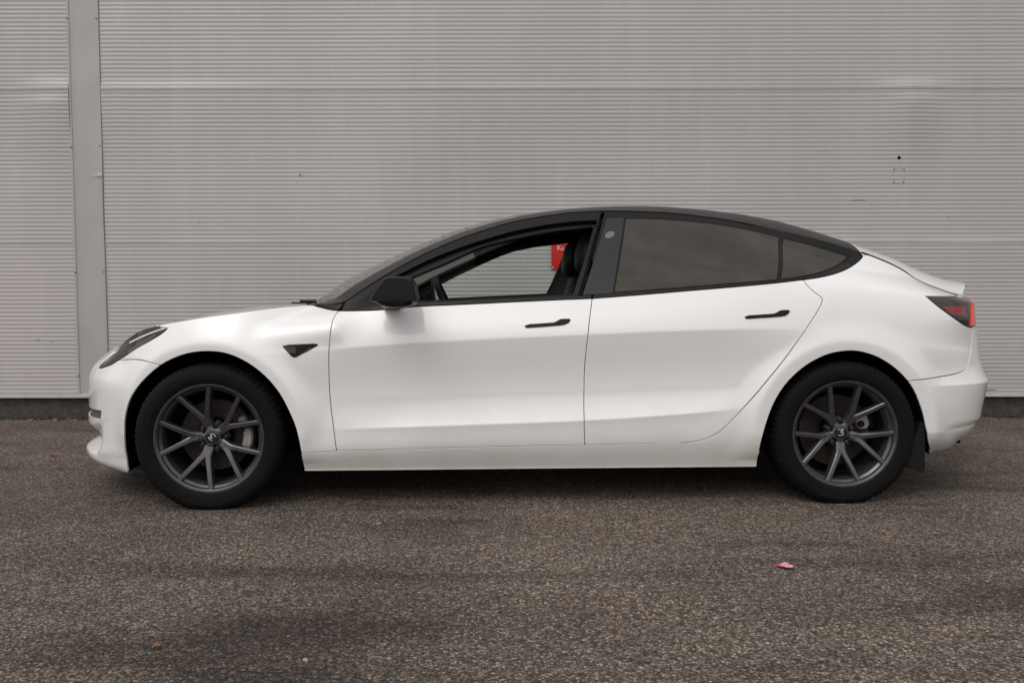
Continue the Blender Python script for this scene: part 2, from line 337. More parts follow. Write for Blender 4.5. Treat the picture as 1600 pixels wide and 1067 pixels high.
# drip flashing, plinth
V, F = [], []
for x in np.linspace(-9, 10, 60):
    w = .0012 * math.sin(x * 3.1) + .0006 * math.sin(x * 11)
    for y, z in ((.02, .1915), (-.018, .1915), (-.021, .189), (-.021, .166 + w), (-.012, .164 + w), (-.012, .185)): V.append((x, y + w * .5, z))
for i in range(59):
    for j in range(5): F.append((i * 6 + j, (i + 1) * 6 + j, (i + 1) * 6 + j + 1, i * 6 + j + 1))
raw_obj('drip_flashing', V, F, FLASH, wall, smooth=False)
bm = bmesh.new(); add_box(bm, (.5, .17, .085), (19, .28, .21)); bm_obj('concrete_plinth', bm, PLINTHM, wall)
bm = bmesh.new(); add_box(bm, (.5, .09, TOPZ + .03), (19.1, .24, .06), bevel=.006); bm_obj('top_capping', bm, PILM, wall)
bm = bmesh.new(); add_box(bm, (.5, .16, (TOPZ + .2) / 2 + .1), (18.9, .22, TOPZ - .22)); bm_obj('wall_core', bm, PLINTHM, wall)
# round hole with rim and the marks of a removed plate below it
V, F = lathe([(.0005, -.0052), (.0118, -.0052), (.0125, -.0020), (.0128, .01)], 20)
o = raw_obj('drilled_hole', V, F, VOID, wall, True); o.location = (2.924, float(ripple(2.924, 1.975)), 1.975)
bm = bmesh.new()
for x, z in ((2.889, 1.888), (2.962, 1.888), (2.889, 1.792), (2.963, 1.792)): add_box(bm, (x, -.0045 + float(ripple(x, z)), z), (.007, .004, .011), bevel=.001)
for x0_, z_, w_ in ((2.900, 1.894, .018), (2.938, 1.895, .024), (2.912, 1.782, .030), (2.950, 1.781, .014)): add_box(bm, (x0_, -.0042 + float(ripple(x0_, z_)), z_), (w_, .001, .0009))
for x_, z_, h_ in ((2.886, 1.868, .022), (2.886, 1.815, .016), (2.966, 1.83, .02)): add_box(bm, (x_, -.0042 + float(ripple(x_, z_)), z_), (.0008, .001, h_))
bm_obj('plate_remnant', bm, DARKSCREW, wall)
# small scuffs scattered on the panels
bm = bmesh.new()
for x, z, w, h in ((-1.60, 1.853, .016, .012), (-1.62, 1.80, .006, .006), (2.63, 1.66, .11, .003), (3.31, 1.53, .008, .010), (3.33, 1.505, .006, .006), (-2.37, 1.50, .008, .007), (-3.62, .61, .035, .004), (-3.51, .60, .03, .003), (2.36, 2.03, .02, .002), (3.66, .215, .10, .006)):
    add_box(bm, (x, -.0046 + float(ripple(x, z)), z), (w, .002, h), bevel=.0008)
bm_obj('scuff_mark', bm, mat('grey_scuff', (.16, .14, .13), .7), wall)

# red sign on the wall, read through the cabin
SIGN_RED = mat('red_sign_enamel', (.62, .011, .007), .35)
sg = link('red_sign', None); sg.location = (.455, WALL_Y - .016, 1.242); tag(sg, 'small red sign with white letters fixed to the wall, seen through the car window', 'sign')
bm = bmesh.new(); add_box(bm, (0, 0, 0), (.31, .004, .204), bevel=.0015); bm_obj('sign_plate', bm, SIGN_RED, sg)
def text_mesh(txt, size, depth=.0006):
    cu = bpy.data.curves.new('txt', 'FONT'); cu.body = txt; cu.size = size; cu.extrude = depth; cu.resolution_u = 4
    to = bpy.data.objects.new('txt', cu); scene.collection.objects.link(to)
    bpy.context.view_layer.update(); dg = bpy.context.evaluated_depsgraph_get()
    me = bpy.data.meshes.new_from_object(to.evaluated_get(dg)); bpy.data.objects.remove(to); bpy.data.curves.remove(cu)
    me.materials.clear(); return me
WHITE_INK = mat('white_print', (.72, .70, .68), .5)
o = link('lettering', text_mesh('Ku', .052), WHITE_INK, sg); o.rotation_euler = (rad(90), 0, 0); o.location = (-.113, -.0026, .043)
bm = bmesh.new(); bmesh.ops.create_uvsphere(bm, u_segments=10, v_segments=6, radius=.0055); me = None
for i, (x, z) in enumerate(((-.140, .088), (-.142, -.087), (.140, .088), (.140, -.087))):
    if i == 0: o = s1 = bm_obj('screw', bm, WHITE_INK, sg, True)
    else: o = s1.copy(); scene.collection.objects.link(o)
    o.scale = (1, .5, 1); o.location = (x, -.002, z)
# ------------------------------------------------------------------ the car's surfaces (car frame: nose at -X, near flank at -Y)
HUBX, HUBZ = 1.4375, 0.320
cyw, syw = math.cos(CAR_YAW), math.sin(CAR_YAW)
def to_car(P): P = P - np.array([CAR_X, 0, 0]); return np.array([P[0] * cyw + P[1] * syw, -P[0] * syw + P[1] * cyw, P[2]])
EYE = to_car(CAM_LOC)
def sight(px, py):                                  # line of sight of a point measured in the photograph, in the car frame
    d = fwd + rgt * (px - 800) / CAM_F - upv * (py - 533.5) / CAM_F
    return np.array([d[0] * cyw + d[1] * syw, -d[0] * syw + d[1] * cyw, d[2]])
def project(P):
    P = np.asarray(P); W = np.stack([P[..., 0] * cyw - P[..., 1] * syw + CAR_X, P[..., 0] * syw + P[..., 1] * cyw, P[..., 2]], -1)
    d = W - CAM_LOC; z = d @ fwd
    return np.stack([800 + CAM_F * (d @ rgt) / z, 533.5 - CAM_F * (d @ upv) / z], -1)
def pchip(xs, ys, x):
    xs, ys = np.asarray(xs, float), np.asarray(ys, float); h = np.diff(xs); dl = np.diff(ys) / h; m = np.zeros(len(xs))
    m[0], m[-1] = dl[0], dl[-1]
    for i in range(1, len(xs) - 1):
        if dl[i - 1] * dl[i] > 0:
            w1, w2 = 2 * h[i] + h[i - 1], h[i] + 2 * h[i - 1]; m[i] = (w1 + w2) / (w1 / dl[i - 1] + w2 / dl[i])
    x = np.clip(x, xs[0], xs[-1]); i = np.clip(np.searchsorted(xs, x) - 1, 0, len(xs) - 2); t = (x - xs[i]) / h[i]
    return (2*t**3-3*t**2+1)*ys[i] + (t**3-2*t**2+t)*h[i]*m[i] + (-2*t**3+3*t**2)*ys[i+1] + (t**3-t**2)*h[i]*m[i+1]
def spline(xs, ys, x):
    n = len(xs); A = np.zeros((n, n)); r = np.zeros(n); h = np.diff(xs); A[0, 0] = A[-1, -1] = 1
    for i in range(1, n - 1):
        A[i, i-1], A[i, i], A[i, i+1] = h[i-1], 2 * (h[i-1] + h[i]), h[i]; r[i] = 6 * ((ys[i+1]-ys[i])/h[i] - (ys[i]-ys[i-1])/h[i-1])
    s = np.linalg.solve(A, r); i = np.clip(np.searchsorted(xs, x) - 1, 0, n - 2); a = x - xs[i]; b_ = xs[i+1] - x
    return s[i]*b_**3/(6*h[i]) + s[i+1]*a**3/(6*h[i]) + (ys[i]/h[i]-s[i]*h[i]/6)*b_ + (ys[i+1]/h[i]-s[i+1]*h[i]/6)*a
PLAN = np.array([(-2.272, 0), (-2.262, .17), (-2.224, .32), (-2.155, .465), (-2.055, .60), (-1.94, .70), (-1.79, .795), (-1.62, .862), (-1.4375, .899), (-1.1, .912), (-.7, .915), (0, .915), (.7, .915), (1.1, .914), (1.4375, .905), (1.7, .888), (1.9, .858), (2.06, .805), (2.19, .715), (2.275, .60), (2.335, .46), (2.385, .27), (2.405, 0)])
ch = np.concatenate([[0], np.cumsum(np.hypot(*np.diff(PLAN, axis=0).T))]); tt = np.linspace(0, ch[-1], 3000)
mirr = lambda A, s: np.concatenate([s * A[2:0:-1], A, s * A[-2:-4:-1]])
chx = np.concatenate([-ch[2:0:-1], ch, 2 * ch[-1] - ch[-2:-4:-1]])
plx, ply = spline(chx, mirr(PLAN[:, 0], 1), tt), spline(chx, mirr(PLAN[:, 1], -1), tt)
ply[0] = ply[-1] = 0
arc = np.concatenate([[0], np.cumsum(np.hypot(np.diff(plx), np.diff(ply)))])
U = arc - np.interp(0.0, plx, arc)
nxp, nyp = -np.gradient(ply, arc), np.gradient(plx, arc)       # outward normal of the half plan (y counted outwards)
U0, U1 = U[0], U[-1]
ux = lambda x: float(np.interp(x, plx[200:-200], U[200:-200]))
iF = np.argmax(plx > -1.4); iR = np.argmax(plx > 1.4)
uF = lambda y: float(np.interp(y, ply[:iF], U[:iF]))
uR = lambda y: float(np.interp(y, ply[iR:][::-1], U[iR:][::-1]))
def gsm(a, s):
    if s <= 0: return a
    du = U[1] - U[0]; n = int(3 * s / du) + 1; k = np.exp(-.5 * (np.arange(-n, n + 1) * du / s) ** 2); k /= k.sum()
    return np.convolve(np.pad(a, n, mode='reflect', reflect_type='odd'), k, 'valid')
def row(pts, sm=.04):
    pts = sorted(pts); return gsm(pchip([p[0] for p in pts], [p[1] for p in pts], U), sm)
def cross_u(px, py, dcurve):
    """where a sight line, seen from above, meets the plan curve offset by dcurve; returns (u, z)"""
    d = sight(px, py); x = plx + nxp * dcurve; y = -(ply + nyp * dcurve)
    c = (x - EYE[0]) * d[1] - (y - EYE[1]) * d[0]
    s = ((x - EYE[0]) * d[0] + (y - EYE[1]) * d[1]) / (d[0] ** 2 + d[1] ** 2)
    k = np.where(c[:-1] * c[1:] <= 0)[0]
    if len(k) == 0: i = int(np.argmin(np.abs(c))); return U[i], EYE[2] + s[i] * d[2]
    i = k[np.argmin(s[k])]; f = c[i] / (c[i] - c[i + 1]) if c[i] != c[i + 1] else 0
    return U[i] + f * (U[i + 1] - U[i]), EYE[2] + (s[i] + f * (s[i + 1] - s[i])) * d[2]
def zrow(pxs, dcurve, extra=(), sm=.03):
    return row([cross_u(a, b_, dcurve) for a, b_ in pxs] + list(extra), sm)

# offsets of the seven feature rows from the plan curve
D = [None] * 7; Z = [None] * 7
D[0] = row([(U0, -.055), (uF(.5), -.055), (uF(.68), -.040), (uF(.75), -.028), (ux(-1.6), -.03), (ux(-1.44), -.05), (ux(-1.0), -.055), (0, -.06), (1.0, -.055), (ux(1.44), -.05), (ux(1.8), -.075), (uR(.7), -.135), (uR(.5), -.16), (U1, -.16)])
D[1] = row([(U0, .012), (uF(.5), .012), (uF(.62), .004), (uF(.75), -.012), (ux(-1.44), -.015), (0, -.012), (1.0, -.012), (ux(1.44), -.012), (ux(1.8), -.025), (uR(.7), -.050), (U1, -.055)], .03)
D[2] = row([(U0, -.056), (uF(.40), -.056), (uF(.590), -.054), (uF(.617), -.012), (uF(.640), -.002), (uF(.75), -.004), (ux(-1.44), -.006), (ux(-1.0), -.016), (ux(-.75), -.010), (ux(-.4), .000), (0, .001), (.6, .001), (.85, -.004), (1.05, -.012), (ux(1.44), -.006), (ux(1.8), -.014), (uR(.7), -.030), (U1, -.032)], .006)
D[3] = row([(U0, -.004), (uF(.5), -.003), (uF(.75), -.003), (ux(-1.44), -.008), (ux(-1.0), -.020), (ux(-.7), -.027), (0, -.030), (.8, -.027), (1.1, -.018), (ux(1.44), -.010), (ux(1.75), -.012), (uR(.75), -.004), (U1, 0)])
D[4] = row([(U0, -.012), (uF(.5), -.012), (uF(.75), -.008), (ux(-1.6), -.016), (ux(-1.3), -.010), (ux(-1.0), -.003), (ux(-.7), .003), (0, .006), (.8, .004), (1.2, -.002), (ux(1.44), -.008), (ux(1.8), -.016), (uR(.75), -.040), (uR(.5), -.050), (U1, -.050)])
D[5] = row([(U0, -.055), (uF(.5), -.052), (uF(.7), -.046), (ux(-1.75), -.054), (ux(-1.44), -.058), (ux(-1.1), -.060), (ux(-.90), -.056), (0, -.055), (.8, -.054), (1.2, -.058), (ux(1.44), -.056), (ux(1.8), -.058), (uR(.78), -.066), (uR(.6), -.072), (U1, -.072)])
D[6] = row([(U0, -.130), (uF(.5), -.125), (uF(.66), -.120), (ux(-1.75), -.135), (ux(-1.6), -.150), (ux(-1.44), -.168), (ux(-1.2), -.180), (ux(-1.0), -.190), (ux(-.87), -.203), (ux(-.79), -.215), (-.56, -.257), (-.39, -.285), (-.2, -.309), (0, -.328), (.4, -.342), (.9, -.350), (1.2, -.352), (ux(1.44), -.345), (ux(1.62), -.336), (ux(1.8), -.300), (ux(1.95), -.230), (uR(.74), -.150), (uR(.6), -.110), (U1, -.100)])
# heights of the rows: measured in the photograph where they show, by hand round the ends
Z[0] = row([(U0, .128), (uF(.5), .128), (uF(.62), .129), (uF(.72), .130), (uF(.80), .136), (ux(-1.6), .150), (ux(-1.44), .165), (ux(-1.0), .167), (0, .168), (1.03, .168), (ux(1.44), .18), (ux(1.82), .212), (uR(.7), .218), (uR(.55), .235), (uR(.42), .262), (U1, .275)])
RAILPX = [(181, 546.6), (192, 538), (205, 531), (220, 523.4), (235, 516.6), (250, 511.2), (266, 507.4), (300, 501.5), (332, 495.6), (400, 486), (456, 479.5), (489, 476.8), (511, 475), (538, 471.5), (548.5, 464.7), (565, 453), (584.5, 440.5), (602.5, 429.2), (640, 407.8), (668, 393.7), (696, 381.4), (724, 370), (752.5, 360.5), (797.5, 347), (830, 340.5), (862.5, 335.5), (900, 331), (960, 329), (1025, 331), (1119, 340.6), (1165, 348.6), (1212.5, 359), (1275, 376), (1348, 400), (1400, 420), (1449.5, 444.6), (1499, 461)]
Z[6] = zrow(RAILPX, D[6], [(U0, .690), (uF(.2), .688), (uF(.40), .672), (uF(.52), .668), (uR(.55), .946), (U1, .952)], .018)
SHPX = [(514, 545.5), (660, 535.6), (795, 528.4), (916.5, 523), (1042.5, 517.6), (1200, 514)]
Z[4] = zrow(SHPX, D[4], [(U0, .545), (uF(.5), .55), (uF(.75), .575), (ux(-1.62), .63), (ux(-1.3), .682), (ux(-1.06), .706), (ux(1.3), .800), (ux(1.5), .782), (ux(1.75), .735), (uR(.75), .690), (uR(.55), .668), (U1, .664)])
BELTPX = [(583, 484.6), (651, 478.8), (709.7, 476.2), (797.5, 472), (862.5, 469), (927.5, 466.2), (1056, 456), (1212, 442.5)]
Z[5] = zrow(BELTPX, D[5], [(U0, .632), (uF(.5), .622), (uF(.7), .655), (ux(-1.75), .735), (ux(-1.44), .800), (ux(-1.1), .838), (ux(-.90), .862), (ux(1.30), 1.006), (ux(1.44), .990), (ux(1.7), .962), (ux(1.9), .938), (uR(.75), .916), (uR(.62), .908), (uR(.5), .910), (U1, .912)])
LCPX = [(561, 669.7), (705, 664.8), (912, 657), (1065, 646.8), (1141.6, 640)]
Z[2] = zrow(LCPX, D[2], [(U0, .246), (uF(.5), .250), (uF(.7), .285), (ux(-1.44), .315), (ux(-1.0), .345), (ux(1.15), .455), (ux(1.44), .445), (ux(1.8), .40), (uR(.7), .362), (U1, .358)])
Z[1] = zrow([(526, 704), (705, 699.4), (914, 695), (1065, 691.8)], D[1], [(U0, .196), (uF(.5), .196), (uF(.7), .20), (ux(-1.44), .235), (ux(-1.0), .252), (ux(1.0), .295), (ux(1.44), .305), (ux(1.8), .318), (uR(.7), .330), (U1, .336)])
Z[3] = row([(U0, .330), (uF(.5), .332), (uF(.7), .40), (ux(-1.44), .46), (ux(-1.1), .495), (0, .525), (.8, .545), (1.2, .56), (ux(1.44), .555), (ux(1.75), .535), (uR(.75), .535), (uR(.5), .538), (U1, .54)])
for k in range(1, 7): Z[k] = np.maximum(Z[k], Z[k - 1] + .014)
DD, ZZ = np.array(D), np.array(Z)
# slopes dd/dz at the rows; some rows carry a crease (different slope below and above)
sl = np.diff(DD, axis=0) / np.diff(ZZ, axis=0)
MS = np.zeros_like(DD); MS[0], MS[-1] = sl[0], sl[-1]
for k in range(1, 6):
    h0, h1 = ZZ[k] - ZZ[k - 1], ZZ[k + 1] - ZZ[k]; MS[k] = (sl[k - 1] * h1 + sl[k] * h0) / (h0 + h1)
ML, MR = MS.copy(), MS.copy()
def crease(k, below, above, wpts):
    w = row(wpts, .05); ML[k] = ML[k] * (1 - w) + below * w; MR[k] = MR[k] * (1 - w) + above * w
span = lambda a, b_, c, d: [(U0, 0), (a, 0), (b_, 1), (c, 1), (d, 0), (U1, 0)]
crease(2, .18, -.46, span(ux(-.98), ux(-.55), .70, 1.0))                    # lower door crease
crease(4, .02, -.16, span(ux(-1.8), ux(-1.5), ux(-1.15), ux(-.9)))
crease(4, .16, -.13, span(ux(-1.12), ux(-.80), .80, 1.35))                  # shoulder crease
crease(3, .05, -.03, span(ux(-1.3), ux(-.8), .90, 1.2))
crease(5, -.50, -.80, span(ux(-1.75), ux(-1.5), ux(-1.3), ux(-1.1)))
crease(5, -.42, -.46, span(ux(-.86), ux(-.70), 1.15, 1.4))                   # belt: the cabin leans in more than the doors
crease(6, -.95, -.95, span(ux(-.75), ux(-.3), 1.3, 1.7))
crease(3, .10, -.62, [(U0, 0), (ux(1.66), 0), (ux(1.95), .8), (uR(.6), 1), (U1, 1)])    # ledge of the rear bumper
crease(1, -.12, .75, [(U0, 0), (ux(1.80), 0), (ux(1.95), .7), (uR(.6), 1), (U1, 1)])
crease(2, .02, .12, [(U0, 0), (ux(1.80), 0), (ux(1.95), .7), (uR(.6), 1), (U1, 1)])
crease(3, .3, -.07, [(U0, 1), (uF(.55), 1), (uF(.75), 0), (U1, 0)])
crease(4, -.03, -.25, [(U0, 1), (uF(.55), 1), (uF(.75), 0), (U1, 0)])
crease(4, -.12, -.10, [(U0, 0), (ux(1.9), 0), (uR(.7), 1), (U1, 1)])
crease(5, -.05, -1.3, [(U0, 0), (ux(1.95), 0), (uR(.68), 1), (U1, 1)])
crease(1, .1, -.9, [(U0, 1), (uF(.48), 1), (uF(.58), 0), (U1, 0)])          # front lip
crease(5, -.28, -.75, [(U0, 0), (ux(1.25), 0), (ux(1.5), .5), (ux(1.8), .6), (uR(.8), .3), (uR(.6), 0), (U1, 0)])

MR[0] = MR[0] + 1.6 * row([(U0, 1), (uF(.6), 1), (uF(.8), 0), (U1, 0)])

def base_d(u, z):
    f = np.interp(u, U, np.arange(len(U))); i = np.clip(f.astype(int), 0, len(U) - 2); w = f - i
    g = lambda T: T[:, i] * (1 - w) + T[:, i + 1] * w
    zz, dd, ml, mr = g(ZZ), g(DD), g(ML), g(MR)
    k = np.clip((z[None] >= zz[1:6]).sum(0), 0, 5); a = np.arange(len(u)); h = zz[k + 1, a] - zz[k, a]; t = (z - zz[k, a]) / h
    tc_ = np.clip(t, 0, 1.15)
    return (2*tc_**3-3*tc_**2+1)*dd[k, a] + (tc_**3-2*tc_**2+tc_)*h*mr[k, a] + (-2*tc_**3+3*tc_**2)*dd[k+1, a] + (tc_**3-tc_**2)*h*ml[k+1, a]
def S(u, z, off=0.0, flare=True):
    """body side: point on the flank for plan position u and height z"""
    u, z = np.asarray(u, float), np.asarray(z, float); d = base_d(u, z)
    x0, y0 = np.interp(u, U, plx), np.interp(u, U, ply); nx_, ny_ = np.interp(u, U, nxp), np.interp(u, U, nyp)
    if flare:
        for hx, R, tgt in ((-HUBX, .424, .011), (HUBX, .428, .012)):
            r_ = np.hypot(x0 + nx_ * d - hx, (z - HUBZ)); dr = r_ - R
            fl = tgt - .36 * .007 * np.logaddexp(0, dr / .007) * (1 + 2.2 * np.clip(dr, 0, .3)) - .12 * .006 * np.logaddexp(0, -dr / .006)
            kk = .022; hmix = np.clip(.5 + .5 * (fl - d) / kk, 0, 1)
            wz = np.clip((z - .20) / .12, 0, 1) * np.clip((.86 - np.abs(np.abs(x0) - 1.44)) / .2, 0, 1)
            dn = d * (1 - hmix) + fl * hmix + kk * hmix * (1 - hmix)
            d = d + (dn - d) * wz
    d = d + off
    return np.stack([x0 + nx_ * d, -(y0 + ny_ * d), z], -1)
def s_uz(px, py, off=0.0):
    u, z = 0.0, 0.6
    d = sight(px, py); u, z = cross_u(px, py, DD[4])
    for _ in range(8):
        zc = np.full(len(U), z); P = S(U[::6], zc[::6], off); x, y = P[:, 0], P[:, 1]
        c = (x - EYE[0]) * d[1] - (y - EYE[1]) * d[0]; s = ((x - EYE[0]) * d[0] + (y - EYE[1]) * d[1]) / (d[0] ** 2 + d[1] ** 2)
        k = np.where(c[:-1] * c[1:] <= 0)[0]
        if len(k) == 0: i = int(np.argmin(np.abs(c))); un, sn = U[::6][i], s[i]
        else:
            i = k[np.argmin(s[k])]; f = c[i] / (c[i] - c[i + 1] + 1e-12); un = U[::6][i] + f * (U[::6][i + 1] - U[::6][i]); sn = s[i] + f * (s[i + 1] - s[i])
        zn = EYE[2] + sn * d[2]; u = un; z = .3 * z + .7 * zn
    return u, z
zrail = lambda u: np.interp(u, U, ZZ[6])
def R6(u):                                           # the rail line itself
    return S(np.asarray(u, float), zrail(u), 0, False)

# ---- upper surface: hood, windscreen, roof, tail lid, section by section from the rail line to the centre line
SIL = np.array([(165, 559.5), (171, 554), (179.6, 545.5), (189.7, 537.5), (201, 531.6), (219, 522.6), (241.5, 512.4), (266, 504.6), (287, 499.8), (332, 489.6), (362, 484.3), (392, 480.2), (425, 477), (456, 474.8), (480, 474.4), (489, 473.5), (503, 463), (520, 450.5), (537.5, 438.3), (570, 422.3), (602.5, 406.5), (640, 389.3), (661, 379.5), (700, 363.5), (732.5, 353), (765, 344), (797, 337), (830, 331.6), (862, 327.4), (895, 324), (928, 322), (960, 321), (1000, 320.6), (1040, 322), (1087.5, 325.6), (1150, 333), (1212.5, 345), (1275, 362.5), (1337.5, 383), (1354.5, 389.3), (1387.5, 400.5), (1412, 411), (1437, 423), (1455, 430.2), (1470, 435), (1487, 438.6), (1503, 440.5), (1510, 444.6)])
UT0, UT1 = uF(.53), uR(.665)
BULGE = row([(U0, -.13), (UT0, -.13), (ux(-1.85), -.08), (ux(-1.7), -.05), (ux(-1.3), -.05), (ux(-1.1), -.11), (ux(-1.0), -.17), (ux(-.87), -.2), (ux(-.79), -.18), (-.3, -.06), (0, 0), (1.3, .0), (ux(1.7), .05), (ux(1.95), .13), (UT1, .22), (U1, .22)], .05)
NEXP = row([(U0, 1.9), (ux(-1.2), 2.2), (ux(-.9), 2.3), (0, 2.3), (1.2, 2.3), (ux(1.65), 2.4), (ux(1.85), 3.0), (UT1, 4.0), (U1, 4.0)], .05)
def T(u, v, crown=None):
    """v runs 0..0.6 from the rail to the centre line"""
    u, v = np.asarray(u, float), np.asarray(v, float); t = np.clip(v / .6, 0, 1); R = R6(u); n = np.interp(u, U, NEXP)
    c = np.interp(u, CU, CROWN) if crown is None else crown; q = 1 - (1 - t) ** n
    x = R[..., 0] + np.interp(u, U, BULGE) * (1 - (1 - t) ** 2)
    return np.stack([x, R[..., 1] * (1 - t), R[..., 2] + c * q], -1)
CU = np.linspace(UT0, UT1, 260); vv = np.linspace(0, .6, 61)
lo, hi = np.zeros(len(CU)), np.full(len(CU), .42)
for _ in range(26):
    mid = (lo + hi) / 2; P = T(np.repeat(CU, 61), np.tile(vv, len(CU)), np.repeat(mid, 61)); q = project(P).reshape(len(CU), 61, 2)
    over = (q[..., 1] - np.interp(q[..., 0], SIL[:, 0], SIL[:, 1])).min(1) < 0
    hi = np.where(over, mid, hi); lo = np.where(over, lo, mid)
CROWN = (lo + hi) / 2
k = np.exp(-.5 * (np.arange(-6, 7) / 2.2) ** 2); k /= k.sum(); CROWN = np.convolve(np.pad(CROWN, 6, mode='edge'), k, 'valid')
# ------------------------------------------------------------------ cutting panels out of the surfaces
def resample(poly, step, sharp=28):
    """walk a closed polyline with even steps, keeping its corners"""
    P = np.asarray(poly, float); P = P[np.hypot(*(P - np.roll(P, 1, 0)).T) > 1e-5]; n = len(P); out = []
    for i in range(n):
        a, b_ = P[i], P[(i + 1) % n]; k = max(1, int(round(np.hypot(*(b_ - a)) / step)))
        out += [a + (b_ - a) * j / k for j in range(k)]
    return np.array(out)
def smooth_chain(pts, step=.012):
    """a rounded curve through measured points (centripetal Catmull-Rom)"""
    P = [np.asarray(p, float) for p in pts]
    if len(P) < 3: return P
    Q = [2 * P[0] - P[1]] + P + [2 * P[-1] - P[-2]]; out = []
    for i in range(1, len(Q) - 2):
        p0, p1, p2, p3 = Q[i-1:i+3]; t0 = 0; t1 = t0 + np.hypot(*(p1-p0)) ** .5 + 1e-9; t2 = t1 + np.hypot(*(p2-p1)) ** .5 + 1e-9; t3 = t2 + np.hypot(*(p3-p2)) ** .5 + 1e-9
        k = max(1, int(np.hypot(*(p2 - p1)) / step))
        for j in range(k):
            t = t1 + (t2 - t1) * j / k; a1 = (t1-t)/(t1-t0)*p0+(t-t0)/(t1-t0)*p1; a2 = (t2-t)/(t2-t1)*p1+(t-t1)/(t2-t1)*p2; a3 = (t3-t)/(t3-t2)*p2+(t-t2)/(t3-t2)*p3
            b1 = (t2-t)/(t2-t0)*a1+(t-t0)/(t2-t0)*a2; b2 = (t3-t)/(t3-t1)*a2+(t-t1)/(t3-t1)*a3; out.append((t2-t)/(t2-t1)*b1+(t-t1)/(t2-t1)*b2)
    out.append(P[-1]); return out
def area(P): x, y = np.asarray(P).T; return .5 * np.sum(x * np.roll(y, -1) - y * np.roll(x, -1))
def inset(P, g):
    if g == 0: return P
    s = 1 if area(P) > 0 else -1; d1 = P - np.roll(P, 1, 0); d2 = np.roll(P, -1, 0) - P
    n1 = np.stack([-d1[:, 1], d1[:, 0]], 1); n2 = np.stack([-d2[:, 1], d2[:, 0]], 1)
    n1 /= np.linalg.norm(n1, axis=1, keepdims=True) + 1e-12; n2 /= np.linalg.norm(n2, axis=1, keepdims=True) + 1e-12
    m = n1 + n2; l = np.maximum((m * m).sum(1, keepdims=True), .35); return P + s * g * m * 2 / l
def inside(P, q):
    x, y = q[:, 0], q[:, 1]; r = np.zeros(len(q), bool); a = np.asarray(P); b_ = np.roll(a, -1, 0)
    for (x1, y1), (x2, y2) in zip(a, b_):
        c = (y1 > y) != (y2 > y)
        if c.any(): r[c] ^= x[c] < (x2 - x1) * (y[c] - y1) / (y2 - y1) + x1
    return r
def near_edge(P, q, dmin):
    a = np.asarray(P); b_ = np.roll(a, -1, 0); bad = np.zeros(len(q), bool)
    for p1, p2 in zip(a, b_):
        lo_ = np.minimum(p1, p2) - dmin; hi_ = np.maximum(p1, p2) + dmin; s = np.where((q[:, 0] > lo_[0]) & (q[:, 0] < hi_[0]) & (q[:, 1] > lo_[1]) & (q[:, 1] < hi_[1]))[0]
        if len(s):
            v = p2 - p1; t = np.clip(((q[s] - p1) @ v) / (v @ v + 1e-12), 0, 1); bad[s] |= np.hypot(*(q[s] - p1 - t[:, None] * v).T) < dmin
    return bad
